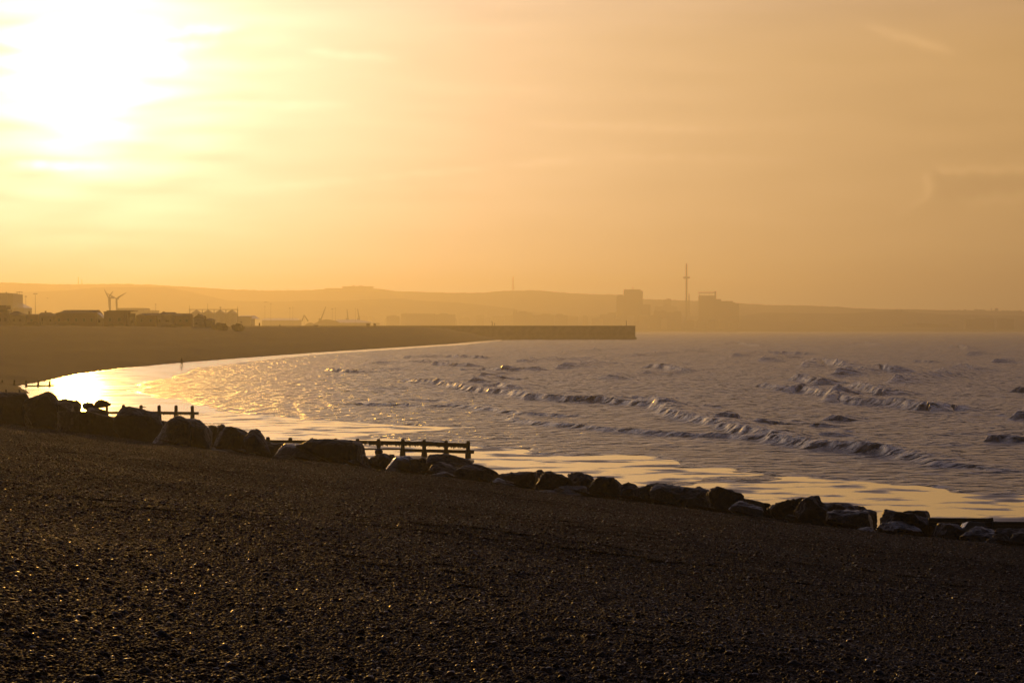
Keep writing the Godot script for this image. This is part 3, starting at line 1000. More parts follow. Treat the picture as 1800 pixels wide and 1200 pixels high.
func turbine(label: String, x: float, y: float, d: float, turn: float, angles: Array, lengths: Array) -> void:
	var th := thing("wind_turbine", label, "wind turbine", at(x, 577, d), "wind turbines behind the houses")
	pole(th, "tower", x, 578.0, x, y + 1.2, d, 1.15, 0.72, M.far_pale)
	var hub := at(x, y, d) - th.position
	var fwd := Vector3(sin(turn), 0, cos(turn))
	var st := begin(false)
	tube(st, hub - fwd * 4.2, hub + fwd * 1.0, 0.9, 0.85, 10)
	part("nacelle", done(st), M.far_pale, th)
	st = begin(false)
	tube(st, hub + fwd * 1.0, hub + fwd * 2.2, 0.75, 0.2, 10)
	part("hub", done(st), M.far_pale, th)
	var side := fwd.cross(Vector3.UP)
	for k in 3:
		var a := deg_to_rad(angles[k])
		var dir := side * -sin(a) + Vector3.UP * cos(a)
		var across := dir.cross(fwd)
		var root := hub + fwd * 1.6
		st = begin()
		var long: float = lengths[k]
		var w := [0.35, 0.75, 0.5, 0.12]
		var s := [0.0, 0.2, 0.6, 1.0]
		for i in 3:
			var p: Vector3 = root + dir * long * s[i]
			var q: Vector3 = root + dir * long * s[i + 1]
			hexa(st, [p - across * w[i] + fwd * 0.1, p + across * w[i] + fwd * 0.1, p + across * w[i] - fwd * 0.1, p - across * w[i] - fwd * 0.1, q - across * w[i + 1] + fwd * 0.08, q + across * w[i + 1] + fwd * 0.08, q + across * w[i + 1] - fwd * 0.08, q - across * w[i + 1] - fwd * 0.08])
		part("blade", done(st), M.far_pale, th)


func harbour() -> void:
	var th := thing("power_station_hall", "tall plain industrial hall with a sloping annexe at the edge of the harbour", "building", at(5, 577, 1850))
	block(th, "wall", -60.0, 12.4, 514.6, 577.0, 1850, 40.0, M.far_pale)
	block(th, "wall", 12.6, 21.8, 516.2, 577.0, 1851, 38.0, M.far_pale)
	hip(th, "annexe_roof", 22.0, 41.5, 22.1, 30.0, 532.2, 541.0, 1852, 34.0, M.roof_sheet)
	block(th, "annexe", 22.2, 40.8, 541.0, 577.0, 1853, 32.0, M.far_pale)
	pole(th, "vent", 10.2, 514.6, 10.2, 512.2, 1852, 0.3, 0.25, M.steel)
	flood_mast("short light mast hard against the tall industrial hall", 24.2, 519.0, 2000, 1.6)
	flood_mast("tallest light mast, with the widest lamp bar, beside the industrial hall", 33.4, 513.2, 2000, 5.4, true)
	flood_mast("light mast with a narrow head between two taller ones near the industrial hall", 44.5, 520.8, 2050, 1.9, true)
	flood_mast("light mast with a short bar, last of the four by the industrial hall", 61.4, 515.8, 2000, 3.4)
	flood_mast("lone light mast behind the terraced roofs, short of the silos", 273.2, 534.4, 2300, 1.0)
	flood_mast("light mast just beyond the silos, the shorter of its pair", 465.2, 538.2, 3200, 0.9)
	flood_mast("light mast beyond the silos, the taller of its pair", 475.6, 533.2, 3200, 1.3)
	flood_mast("light mast with a double head before the bent conveyor", 509.2, 541.4, 3200, 1.4, true)
	flood_mast("thin light mast right behind the double headed one", 514.4, 539.8, 3200, 0.6)
	flood_mast("light mast with a flat head beyond the leaning crane jib", 583.8, 542.4, 3200, 1.5)
	flood_mast("thin light mast behind the flat headed one", 589.4, 541.6, 3200, 0.6)
	flood_mast("thin light mast beside the crawler crane", 624.5, 541.8, 3200, 0.5)
	turbine("wind turbine seen from the side, its nacelle showing, in front of the other", 192.6, 523.2, 2400, -0.85, [-42.0, 52.0, 176.0], [11.0, 10.0, 10.0])
	turbine("wind turbine facing straight out, just behind the other one", 204.6, 524.8, 2450, -0.15, [-61.0, 60.0, 180.0], [11.0, 11.5, 10.0])
	th = thing("warehouse", "flat topped warehouse showing above the houses beside the turbines", "building", at(240, 577, 2350))
	block(th, "wall", 206.0, 252.0, 541.2, 577.0, 2350, 40.0, M.far_pale)
	block(th, "wing", 252.2, 270.0, 545.0, 577.0, 2352, 36.0, M.far_pale)
	# silos
	var k := 0
	for x in [344.8, 365.2, 386.2, 407.0]:
		th = thing("silo", ["first of four round silos, by the gable of the last house", "second of four round silos with cone roofs", "third of four round silos with cone roofs", "last of four round silos, beside the long shed"][k], "silo", at(x, 577, 2000), "row of four round silos")
		var r: float = 9.9 / F * 2000.0
		var st := begin(false)
		var y0 := at(x, 550.2, 2000).y - th.position.y
		lathe(st, Vector3.ZERO, [[r, -1.0], [r, y0]])
		part("drum", done(st), M.roof_sheet, th)
		st = begin(false)
		var y1 := at(x, 544.9, 2000).y - th.position.y
		lathe(st, Vector3.ZERO, [[r + 0.12, y0 - 0.1], [0.7, y1], [0.5, y1 + 0.5], [0.0, y1 + 0.5]])
		part("roof", done(st), M.roof_sheet, th)
		k += 1
	th = thing("silo_gantry", "overhead conveyor gantry running along the tops of the silos", "gantry", at(375, 577, 2000))
	block(th, "walkway", 331.0, 418.0, 543.3, 544.4, 1998, 2.0, M.steel)
	for x in [333.2, 355.0, 375.8, 396.6, 417.2]:
		pole(th, "post", x, 577.0, x, 543.6, 2010 if x > 340 and x < 410 else 2000, 0.45, 0.35, M.steel)
	pole(th, "lamp_post", 364.6, 543.4, 364.6, 533.0, 1999, 0.15, 0.12, M.steel)
	pole(th, "lamp_post", 417.2, 543.4, 417.2, 538.0, 1999, 0.15, 0.12, M.steel)
	pole(th, "lamp_post", 332.6, 543.4, 332.6, 536.2, 1999, 0.15, 0.12, M.steel)
	block(th, "lamp", 385.4, 388.6, 539.4, 541.0, 1999, 0.8, M.steel)
	pole(th, "lamp_post", 387.0, 543.4, 387.0, 540.8, 1999, 0.15, 0.12, M.steel)
	th = thing("shed", "long shed with a sloping end beside the last silo", "building", at(432, 577, 2050))
	block(th, "wall", 417.6, 441.0, 556.0, 577.0, 2050, 30.0, M.far_pale)
	hip(th, "roof", 416.5, 451.0, 418.0, 443.5, 554.4, 560.0, 2049, 32.0, M.roof_sheet)
	th = thing("shed", "low wide shed under the pair of masts beyond the silos", "building", at(494, 577, 3300))
	block(th, "wall", 460.0, 524.0, 562.5, 577.0, 3300, 50.0, M.far_pale)
	hip(th, "roof", 456.0, 527.0, 462.0, 518.0, 559.4, 562.5, 3299, 52.0, M.roof_sheet)
	th = thing("shed", "wide pale roofed shed sloping down toward the harbour arm", "building", at(622, 577, 3200))
	block(th, "wall", 588.0, 648.0, 567.0, 577.0, 3200, 50.0, M.far_pale)
	hip(th, "roof", 582.0, 656.0, 590.0, 628.0, 561.6, 567.0, 3199, 52.0, M.roof_sheet)
	for p in [[575.0, 26.0, 6.0, "long low heap of bulk material beside the pale roofed shed"], [545.0, 10.0, 3.4, "small heap of bulk material under the bent conveyor"]]:
		var w: float = p[1] / F * 3100.0
		var o := solo("material_heap", lump_mesh(Vector3(w, p[2] * 1.44, w * 0.7), int(p[0]), 0.1), M.bush, p[3], "heap", at(p[0], 574.5, 3100), "heaps in the harbour")
		o.rotation.y = 0.2
	th = thing("conveyor", "inverted V shaped loading conveyor standing among the sheds", "conveyor", at(535, 577, 3150))
	pole(th, "ramp", 530.4, 564.5, 534.2, 553.4, 3150, 0.75, 0.7, M.steel)
	pole(th, "ramp", 541.6, 564.5, 534.2, 553.4, 3150, 0.85, 0.7, M.steel)
	pole(th, "leg", 534.2, 577.0, 534.2, 553.4, 3151, 0.2, 0.2, M.steel)
	crane("crane jib leaning steeply over the heap", 564.0, 561.0, 572.4, 538.8, 3300)
	crane("short upright crane jib beyond the leaning one", 611.5, 561.0, 609.6, 543.0, 3350)
	crane("crawler crane with a leaning jib by the pale roofed shed", 631.5, 561.0, 628.4, 542.4, 3300)
	for p in [[551.0, 559.2, 571.0, "low flat box on the crest of the shingle bank"], [643.4, 649.8, 568.2, "square hut on the crest of the shingle bank"]]:
		th = thing("hut", p[3], "hut", at((p[0] + p[1]) / 2.0, 574.5, 1450))
		block(th, "wall", p[0] + 0.3, p[1] - 0.3, p[2] + 0.5, 576.5, 1450, 2.2, M.far_wall)
		block(th, "roof", p[0], p[1], p[2], p[2] + 0.45, 1449.7, 2.8, M.far_wall)
	th = thing("shelter", "open sided shelter on posts beside the square hut", "shelter", at(661, 574.5, 1450))
	block(th, "roof", 655.8, 666.6, 568.0, 568.6, 1449.7, 3.0, M.far_wall)
	block(th, "wall", 656.2, 660.2, 568.7, 576.5, 1450, 2.2, M.far_wall)
	for x in [662.6, 665.8]:
		pole(th, "post", x, 576.5, x, 568.6, 1450.5, 0.12, 0.12, M.steel)


func crane(label: String, x0: float, y0: float, x1: float, y1: float, d: float) -> void:
	var th := thing("crane", label, "crane", at(x0, 577, d), "cranes in the harbour")
	pole(th, "jib", x0, y0, x1, y1, d, 0.8, 0.5, M.steel)
	block(th, "cab", x0 - 4.2, x0 + 1.0, y0 - 1.6, 577.0, d - 1.0, 4.0, M.steel)
	pole(th, "mast", x0 - 3.0, y0 - 1.6, x0 - 3.6, y0 - 4.6, d + 1.0, 0.2, 0.15, M.steel)
	pole(th, "cable", x0 - 3.6, y0 - 4.6, x1, y1, d + 0.6, 0.05, 0.05, M.steel)


# ------------------------------------------------------------------ houses on the bank
func houses() -> void:
	var d := 950.0
	var g := "houses along the crest of the shingle bank"
	var th := thing("house", "flat roofed house with a glazed top storey at the near end of the row", "house", at(-5, 576.5, d), g)
	block(th, "wall", -34.0, 15.0, 548.4, 577.5, d, 11.0, M.render)
	block(th, "glazed_storey", -30.0, 12.4, 543.4, 548.3, d + 1.0, 8.0, M.glass)
	block(th, "roof", -34.0, 9.8, 536.4, 543.3, d + 0.5, 9.0, M.tile)
	for x in [-16.0, -4.0, 6.0]:
		window(th, x, x + 5.0, 558.0, 565.0, d)
	th = thing("house", "low pitched bungalow beside the flat roofed house", "house", at(30, 576.5, d), g)
	block(th, "wall", 16.0, 44.0, 553.6, 577.5, d + 1.0, 10.0, M.render)
	hip(th, "roof", 14.0, 45.5, 19.0, 26.0, 546.8, 553.6, d + 1.0, 10.0, M.tile)
	block(th, "chimney", 17.8, 19.4, 544.8, 550.0, d + 5.0, 0.8, M.brick)
	window(th, 21.0, 26.0, 560.0, 565.0, d + 1.0)
	window(th, 32.0, 36.5, 560.0, 565.0, d + 1.0)
	th = thing("house", "narrow house with a single chimney and a shallow roof", "house", at(56, 576.5, d), g)
	block(th, "wall", 46.6, 66.0, 553.0, 577.5, d, 10.0, M.brick)
	hip(th, "roof", 45.6, 67.0, 49.0, 66.0, 551.4, 553.0, d, 10.0, M.tile)
	block(th, "chimney", 49.2, 51.4, 547.0, 552.6, d + 4.0, 0.8, M.brick)
	block(th, "chimney_pot", 49.7, 50.6, 546.0, 546.9, d + 4.2, 0.4, M.brick)
	window(th, 52.0, 57.0, 560.4, 565.4, d)
	th = thing("house", "hip roofed house with a short chimney in the middle of its ridge", "house", at(78, 576.5, d), g)
	block(th, "wall", 64.6, 93.5, 555.6, 577.5, d + 2.0, 10.0, M.render)
	hip(th, "roof", 62.5, 95.5, 67.0, 84.5, 549.0, 555.6, d + 2.0, 10.0, M.tile)
	block(th, "chimney", 77.8, 80.2, 546.2, 551.0, d + 6.0, 0.8, M.brick)
	window(th, 72.0, 75.0, 558.4, 565.0, d + 2.0)
	window(th, 86.0, 90.0, 560.4, 565.4, d + 2.0)
	th = thing("house", "largest long house, with a level roof edge and one sloping end", "house", at(133, 576.5, d), g)
	block(th, "wall", 98.0, 168.5, 549.8, 577.5, d, 14.0, M.brick)
	hip(th, "roof", 91.0, 170.0, 110.0, 168.8, 544.4, 552.6, d, 14.0, M.tile)
	block(th, "gutter", 110.0, 169.4, 545.0, 545.9, d + 6.0, 0.4, M.white)
	for x in [101.0, 117.0, 131.0, 145.0, 158.0]:
		window(th, x, x + 4.4, 559.0, 565.4, d)
	th = thing("lean_to", "lean-to with a sloping glazed roof and a tall chimney beside it", "house", at(175, 576.5, d), g)
	block(th, "wall", 170.3, 181.5, 560.0, 577.5, d + 1.0, 7.0, M.render)
	gable(th, "roof", 170.2, 182.6, 170.4, 549.4, 560.0, d + 1.0, 7.0, M.roof_sheet)
	block(th, "chimney", 171.6, 174.0, 545.2, 556.0, d + 9.0, 0.8, M.brick)
	window(th, 172.0, 176.0, 562.0, 567.0, d + 1.0)
	th = thing("house", "modern house with a thin flat roof overhanging an open corner", "house", at(204, 576.5, d), g)
	block(th, "wall", 181.8, 221.5, 547.2, 577.5, d, 12.0, M.brick)
	block(th, "roof", 186.5, 232.8, 545.4, 547.1, d - 0.8, 13.6, M.tile)
	block(th, "step_roof", 181.0, 186.3, 547.3, 548.6, d - 0.3, 12.0, M.tile)
	block(th, "corner_post", 223.2, 226.2, 547.2, 577.0, d + 0.2, 0.8, M.brick)
	window(th, 190.0, 195.0, 558.0, 565.0, d)
	window(th, 206.0, 212.0, 558.0, 565.0, d)
	th = thing("balcony_wing", "low wing with a glass sided roof terrace beside the modern house", "house", at(232, 576.5, d), g)
	block(th, "wall", 226.6, 238.0, 557.4, 577.5, d + 1.0, 9.0, M.render)
	block(th, "balustrade", 226.8, 237.6, 550.8, 557.2, d + 1.2, 0.06, M.glass)
	block(th, "handrail", 226.6, 237.8, 550.3, 550.7, d + 1.15, 0.12, M.white)
	window(th, 229.0, 234.0, 562.0, 568.0, d + 1.0)
	th = thing("house", "first of three joined pitched houses, beside the roof terrace", "house", at(255, 576.5, d), g)
	block(th, "wall", 238.4, 275.0, 553.8, 577.5, d, 10.0, M.brick)
	hip(th, "roof", 238.0, 276.5, 248.0, 274.0, 549.8, 554.0, d, 10.0, M.tile)
	for x in [246.0, 262.0]:
		window(th, x, x + 4.4, 560.0, 566.0, d)
	th = thing("house", "middle of three joined pitched houses, the one with the highest ridge", "house", at(290, 576.5, d), g)
	block(th, "wall", 275.4, 306.0, 553.4, 577.5, d + 1.0, 10.0, M.render)
	hip(th, "roof", 274.5, 309.0, 281.5, 304.5, 548.4, 553.4, d + 1.0, 10.0, M.tile)
	block(th, "roof_window", 277.6, 282.0, 550.6, 552.8, d + 2.0, 1.6, M.glass)
	block(th, "ridge_vent", 285.0, 289.0, 547.4, 548.6, d + 5.6, 0.6, M.tile)
	window(th, 278.0, 281.5, 561.0, 566.0, d + 1.0)
	window(th, 290.0, 297.0, 562.0, 566.0, d + 1.0)
	th = thing("house", "last of three joined pitched houses, lower than its neighbour", "house", at(320, 576.5, d), g)
	block(th, "wall", 306.4, 332.6, 555.0, 577.5, d, 10.0, M.brick)
	hip(th, "roof", 305.5, 333.8, 308.0, 332.8, 550.6, 555.0, d, 10.0, M.tile)
	block(th, "parapet", 319.0, 333.2, 551.6, 553.4, d + 2.0, 0.5, M.brick)
	window(th, 314.0, 319.0, 561.0, 566.0, d)
	window(th, 325.0, 330.0, 561.0, 566.0, d)
	th = thing("house", "small gabled house with a finial and a broad chimney, near the end of the row", "house", at(348, 576.5, d), g)
	block(th, "wall", 339.4, 357.8, 559.0, 577.5, d, 9.0, M.render)
	gable(th, "roof", 338.2, 359.4, 348.6, 552.0, 559.2, d, 9.0, M.tile)
	block(th, "finial", 347.6, 349.4, 550.8, 552.6, d + 0.2, 0.3, M.tile)
	block(th, "chimney", 356.8, 361.2, 555.0, 562.0, d + 5.0, 0.9, M.brick)
	window(th, 342.5, 347.0, 567.0, 570.0, d)
	th = thing("house", "lowest house at the very end of the row, with a hipped roof", "house", at(367, 576.5, d), g)
	block(th, "wall", 360.6, 373.0, 563.0, 577.5, d + 0.5, 8.0, M.render)
	hip(th, "roof", 359.8, 375.2, 362.0, 370.0, 559.4, 563.2, d + 0.5, 8.0, M.tile)
	# bushes and hedge mounds along the crest
	for p in [[386.0, 13.5, 7.5, "long flat bush between the last house and the round bush"], [417.5, 10.0, 6.5, "round bush with the sign post beside it, past the last house"], [112.0, 24.0, 9.5, "broad dark bush before the largest long house"], [60.0, 18.0, 9.0, "bushes in front of the hip roofed house"],
			[205.0, 20.0, 6.0, "low bush before the modern flat roofed house"], [305.0, 22.0, 5.5, "low bush before the joined pitched houses"]]:
		var w: float = p[1] / F * 930.0
		var o := thing("bush", p[3], "bush", at(p[0], 576.2, 930), "bushes along the crest")
		part("foliage", lump_mesh(Vector3(w, p[2] / F * 930.0, 1.6), int(p[0]), 0.5), M.bush, o)
	th = thing("sign_post", "small T shaped sign post beside the round bush", "sign", at(423.5, 575.5, 925))
	pole(th, "post", 423.5, 577.0, 423.5, 565.8, 925, 0.09, 0.08, M.steel)
	block(th, "board", 421.8, 425.2, 565.0, 566.4, 924.9, 0.12, M.steel)


func lump_mesh(r: Vector3, salt: int, rough: float) -> ArrayMesh:   # a rough rounded mass
	var st := begin(false)
	var pts: Array[Vector3] = []
	for v in ico_v:
		var n := n_mid.get_noise_3d(v.x * 4.0 + salt, v.y * 4.0, v.z * 4.0) + 0.5 * n_fine.get_noise_3d(v.x * 4.0 + salt, v.y * 4.0, v.z * 4.0)
		pts.append(v * r * (1.0 + rough * n))
	for p in pts:
		st.add_vertex(p)
	for i in ico_f:
		st.add_index(i)
	return done(st)


func build_icosphere(levels: int) -> void:
	var t := (1.0 + sqrt(5.0)) / 2.0
	for p in [[-1, t, 0], [1, t, 0], [-1, -t, 0], [1, -t, 0], [0, -1, t], [0, 1, t], [0, -1, -t], [0, 1, -t], [t, 0, -1], [t, 0, 1], [-t, 0, -1], [-t, 0, 1]]:
		ico_v.append(Vector3(p[0], p[1], p[2]).normalized())
	var f := PackedInt32Array([0, 11, 5, 0, 5, 1, 0, 1, 7, 0, 7, 10, 0, 10, 11, 1, 5, 9, 5, 11, 4, 11, 10, 2, 10, 7, 6, 7, 1, 8, 3, 9, 4, 3, 4, 2, 3, 2, 6, 3, 6, 8, 3, 8, 9, 4, 9, 5, 2, 4, 11, 6, 2, 10, 8, 6, 7, 9, 8, 1])
	for l in levels:
		var mid := {}
		var out := PackedInt32Array()
		for i in range(0, f.size(), 3):
			var m: Array[int] = []
			for e in 3:
				var a := f[i + e]
				var b := f[i + (e + 1) % 3]
				var key := Vector2i(mini(a, b), maxi(a, b))
				if not mid.has(key):
					mid[key] = ico_v.size()
					ico_v.append(((ico_v[a] + ico_v[b]) / 2.0).normalized())
				m.append(mid[key])
			for q in [f[i], m[0], m[2], f[i + 1], m[1], m[0], f[i + 2], m[2], m[1], m[0], m[1], m[2]]:
				out.append(q)
		f = out
	for i in range(0, f.size(), 3):   # front faces run clockwise
		ico_f.append(f[i])
		ico_f.append(f[i + 2])
		ico_f.append(f[i + 1])


# ------------------------------------------------------------------ boulders along the foot of the shingle
func rocks() -> void:
	var list := [   # what it looks like, how far behind the line (in steps of two metres), stone, its outline
		["broad flat topped boulder, the first of the row, by the two stumps", 1, "rock", [-26,690,10,692,31,690.5,46,691.5,50,699,54,735,-26,742]],
		["tall boulder with a slanting top and a blunt peak, beside the flat topped first one", 0, "rock", [48,704,80,689,87,688,92,692,97,702,101,714,102,752,50,746,40,728]],
		["long low rock lying behind the blunt peaked boulder", 5, "rock", [97,704,136,705,142,712,136,718,99,718]],
		["small rock half hidden behind the shoulder of the blunt peaked boulder", 2, "rock", [99,708,113,709,126,716,131,723,100,724]],
		["longest smooth boulder, sloping down from the blunt peak", 0, "rock", [101,722,130,724,160,727,190,731,210,734,226,740,233,749,231,761,222,770,180,768,140,766,104,756]],
		["knobbly rock perched on the rubble with a gap of light under it", 2, "rock", [165,709,173,704,181,703,187.5,706,188.5,715,164,716]],
		["small lump leaning against the knobbly perched rock", 2.1, "rock", [147,713,154,708.5,162,709,166,713,165,717,158,722,148,717]],
		["low rounded rock beneath the knobbly perched one", 1.6, "rock", [150,722,160,719.5,178,719,187,722,191,732,150,734]],
		["big humped boulder under the first posts of the short groyne", 0.6, "rock", [205,727,212,718,223,715,229,717,256,726,275,732,281,738,287,753,285,772,275,784,240,777,204,752]],
		["small round stone showing between two big boulders", 3, "rock", [281,743,287,739.5,292,742,294,748,281,749]],
		["big dark round boulder below the end of the short groyne", 0.5, "rock", [286,758,292,743,299,737,315,735,328,738,340,750,353,765,360,776,359,787,340,789,290,778]],
		["rounded boulder joined behind the big dark round one", 1.6, "rock", [328,738,344,739,357,745,365,753,371,767,369,776,355,782,334,770]],
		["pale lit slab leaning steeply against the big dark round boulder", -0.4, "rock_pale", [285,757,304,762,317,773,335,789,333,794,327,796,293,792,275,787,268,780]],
		["small pointed stone on the wet sand, first of two", 4, "rock", [366,748.7,369,747,380,753,381,757,368,757]],
		["rounded stone on the wet sand, second of two", 4.2, "rock", [381,753,384,747,388,746,396,749,398,755,382,757]],
		["large bell shaped boulder standing clear of the short groyne", 0.3, "rock", [370,786,379,770,385,760,391,753,401,749,413,751,425,755.5,436,764,446,776,450,792,430,796,380,793]],
		["rounded boulder tucked against the seaward side of the bell shaped one", 0.9, "rock", [428,768,434,761,441,757,451,757,459,764,466,775,471,784,484,797,480,801,450,799,438,786]],
		["long buried ledge at the foot of the bell shaped boulder", -0.6, "rock", [340,791,380,790,441,791.5,464,794,471,800,480,809,470,814,420,811,380,807,345,797]],
		["slim rock between the bell shaped boulder and the long groyne", 2, "rock", [462,779,478,778,508,780,512,785,490,790,470,790]],
		["broad wet slab with a lit upper face under the long groyne", 0.3, "rock_pale", [483,799,490,790,500,784,516,782,551,783.5,585,788,614,793,620,806,622,819,590,826,560,816,513,807]],
		["long low front slab with a clean sloping end", -0.5, "rock", [479,806,483,799,500,803,527,806,567,805,573,806,580,815,588,826,577,828,527,823,487,816]],
		["squared upright block touching the landward part of the long groyne", 1.0, "rock", [520,783,540,775.5,553,772.5,568,771.5,600,773,625,774,638,778,641,790,640,812,620,816,560,800]],
		["low wedge in front of the squared upright block", -0.3, "rock", [599,824,605,818,617,809,628,810,647,821,661,830,647,831,637,832,607,828]],
		["narrow slanting rock between the squared block and the bright edged boulder", 0.5, "rock", [638,802,640,800,648,807,664,821,666,826,660,829,645,826,637,818]],
		["dark triangular rock under the long groyne with a stone on top", 1.4, "rock", [649,804,661,799,672,798,685,801,693,806,681,814,664,822,656,815]],
		["small stone balanced on the dark triangular rock", 1.4, "rock", [658.5,794,662,789,669,789,672,793,671.5,798,659.5,798.5]],
		["pyramid boulder with one brilliant sunlit edge", 0, "rock_wet", [664,829,695,803.5,699,802.5,717,805,723,810,727,823,733,835,731,840,693,834]],
		["small rock behind the sunlit edge of the pyramid boulder", 1.5, "rock", [679,810,684,804,693,803,694,810,682,812]],
		["overlapping slabs beside the pyramid boulder", 0.7, "rock", [718,806,731,805,742,808.5,770,811,778,815,771,830,745,839,733,834,726,820]],
		["big dark mound of rock before the last posts of the long groyne", 1.4, "rock", [749,808,755,803,763,799.6,773,799.3,784,803,807,806,817,807,825,809,833,815,832,820,813,824,800,828,770,820]],
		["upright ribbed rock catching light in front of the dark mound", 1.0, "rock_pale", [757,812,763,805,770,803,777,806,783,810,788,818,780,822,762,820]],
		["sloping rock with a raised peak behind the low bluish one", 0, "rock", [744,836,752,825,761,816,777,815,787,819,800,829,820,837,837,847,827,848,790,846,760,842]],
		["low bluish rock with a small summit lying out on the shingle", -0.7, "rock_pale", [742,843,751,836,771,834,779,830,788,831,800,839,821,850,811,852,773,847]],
		["long boulder sloping away past the end of the long groyne", 0.4, "rock", [806,829,815,819,827,817.5,845,818,856,823,870,832,888,842,906,851,890,855,862,849,835,843]],
		["small lit rock at the foot of the long sloping boulder", -0.5, "rock_pale", [864,851,873,844,889,844,900,847,908,853,904,860,887,858,868,855]],
		["wide level topped rock between the long sloping boulder and the steep peaked one", 0.7, "rock", [879,836,884,833,900,831,919,830,940,829,945,837,944,850,935,855,913,854,887,842]],
		["slim upright rock wedged behind the steep peaked one", 1.0, "rock", [943,829,946,828,955,829.5,958,836,950,846,944,841]],
		["steep peaked rock with two straight slopes, in the middle of the row", 0, "rock", [939,855,945,846,956,831,963,827,967,827,987,834,1004,841,1011,846,1020,854,1007,857,977,858]],
		["low rock with a little notched crest, between the steep peak and the bread shaped block", 0.8, "rock", [1003,842,1012,839,1019,834,1029,835,1045,841,1045,848,1035,856,1019,856]],
		["bread shaped block with a flat rounded top", 0.2, "rock", [1035,854,1044,843,1051,838,1063,837.6,1076,838,1084,843,1092,851,1097,858,1092,862,1060,863,1039,858]],
		["flat rock speckled white with barnacles at the foot of the steep peak", -0.4, "rock_speckled", [975,860,985,855,1007,854,1023,854,1033,858,1026,864,1000,864]],
		["low dark slab lying below the speckled flat rock", -0.7, "rock", [940,866,959,861,973,861,1001,863,1027,864,1039,867,1044,872,1030,874,993,874,967,870]],
		["thin pale flake at the end of the low dark slab", -0.9, "rock_pale", [1016,876,1030,874,1042,877,1040,880,1025,879.5]],
		["small rounded rock just past the bread shaped block", 0.5, "rock", [1091,855,1100,850.5,1113,851,1119,854,1125,860,1110,864,1095,862]],
		["low dome of dark rock with a barnacled side", 0.6, "rock", [1122,860,1137,853,1147,851,1157,850,1168,850,1178,853,1180,865,1150,866,1130,864]],
		["barnacle whitened rock face beside the low dark dome", 0.3, "rock_speckled", [1146,856,1160,851.5,1178,853,1205,858,1221,861,1212,864,1180,869,1160,867,1148,864]],
		["long black boulder running on from the barnacle whitened one", 0.4, "rock", [1170,863,1200,861,1222,859,1240,860,1250,864,1254,873,1255,881,1240,880,1200,873,1175,868]],
		["small hump on the back of the long black boulder", 1.0, "rock", [1219,861,1225,856,1235,858,1247,863,1252,868,1225,868]],
		["big black boulder with a sloping back, next after the long black one", 0.2, "rock", [1243,866,1248,861,1256,857,1263,856,1272,859,1285,865,1297,868,1302,867.5,1307,872,1313,879,1318,886,1290,888,1265,885,1252,879]],
		["half buried rock with a curved bluish top in front of the big black boulder", -0.6, "rock_pale", [1280,895,1291,885,1303,883,1320,885,1338,893,1331,902,1305,899]],
		["low dark ledge trailing from the big black boulder", 0.7, "rock", [1308,876,1317,879,1330,882,1345,886,1358,889,1356,896,1335,896,1316,889]],
		["sagging long rock leading up to the tallest peak", 0.5, "rock", [1349,895,1360,887,1372,885,1390,885,1400,881,1412,875.5,1418,876,1416,890,1396,904,1370,898]],
		["tallest black peak of the seaward half of the row, shaped like a tooth", 0, "rock", [1393,905,1405,888,1412,878,1420,874.5,1434,872.5,1444,877,1449,886,1455,895,1459,906,1463,915,1440,917,1410,913]],
		["thin rock edge half buried at the foot of the tooth shaped peak", -0.6, "rock", [1381,908,1386,904,1398,906,1408,910,1390,911]],
		["knobbly ridge of rock behind the rippled wet slab", 1.0, "rock", [1450,892,1457,885,1470,885.5,1478,884.5,1490,886,1505,888,1518,892,1530,896,1541,900,1540,910,1500,908,1458,900]],
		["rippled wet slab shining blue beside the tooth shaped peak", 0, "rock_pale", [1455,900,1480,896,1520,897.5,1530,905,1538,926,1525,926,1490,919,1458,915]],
		["thin flat flakes on the shingle below the rippled slab", -0.7, "rock_pale", [1506,930,1520,928.5,1532,931,1553,936.5,1545,939,1520,934]],
		["leaning block with a sharp sunlit landward edge", 0.1, "rock", [1547,920,1553,905,1557,896,1562,895,1575,898,1600,906,1625,909,1636,918,1647,934,1620,937,1580,931]],
		["level topped block behind the leaning one", 0.9, "rock", [1572,900,1600,898.5,1630,897.5,1634,900,1637,910,1639,927,1625,928,1590,910]],
		["low smooth rock before the leaning block", -0.5, "rock_pale", [1544,928,1556,919,1569,918,1578,923,1600,927,1620,931,1631,938,1610,945,1570,942]],
		["small flat rock between the leaning block and the golden faced one", 0.5, "rock", [1636,920,1650,918,1664,921,1662,933,1645,935]],
		["dark wedge with a thin lit edge near the timber ledge", 0.1, "rock", [1655,939,1663,921,1675,922,1690,927,1710,932,1702,941,1675,943]],
		["rock with one narrow golden face beside the timber ledge", 0.4, "rock_wet", [1691,930,1697,921,1701,916.5,1707,917,1730,923,1749,932,1746,938,1700,937]],
		["creased wet rock below the golden faced one", -0.3, "rock_pale", [1688,943,1700,935,1715,931,1735,931,1750,934,1762,941,1772,950,1750,959,1720,957,1697,950]],
		["flat ended rock at the very end of the row, upper one", 0.2, "rock", [1747,937,1753,930,1770,928.5,1830,929,1830,943,1765,944]],
		["dark block at the very end of the row, lower one", -0.3, "rock", [1773,954,1788,938,1830,936,1832,968,1785,969]],
		["low rounded rock in front of the creased wet one", -0.7, "rock", [1723,959,1745,944,1765,940,1777,949,1783,961,1770,968,1735,964]],
		["scattered thin flakes on the shingle before the dark wedge", -1.0, "rock_pale", [1683,954,1695,953,1714,956.5,1712,959.5,1695,958.5]],
	]
	var k := 0
	for r in list:
		boulder(r[0], r[1], r[2], r[3], k)
		k += 1


func line_distance(px: float) -> float:   # where the foot of the shingle lies in that direction
	return 5.8 * F / (168.0 + 0.124 * px)


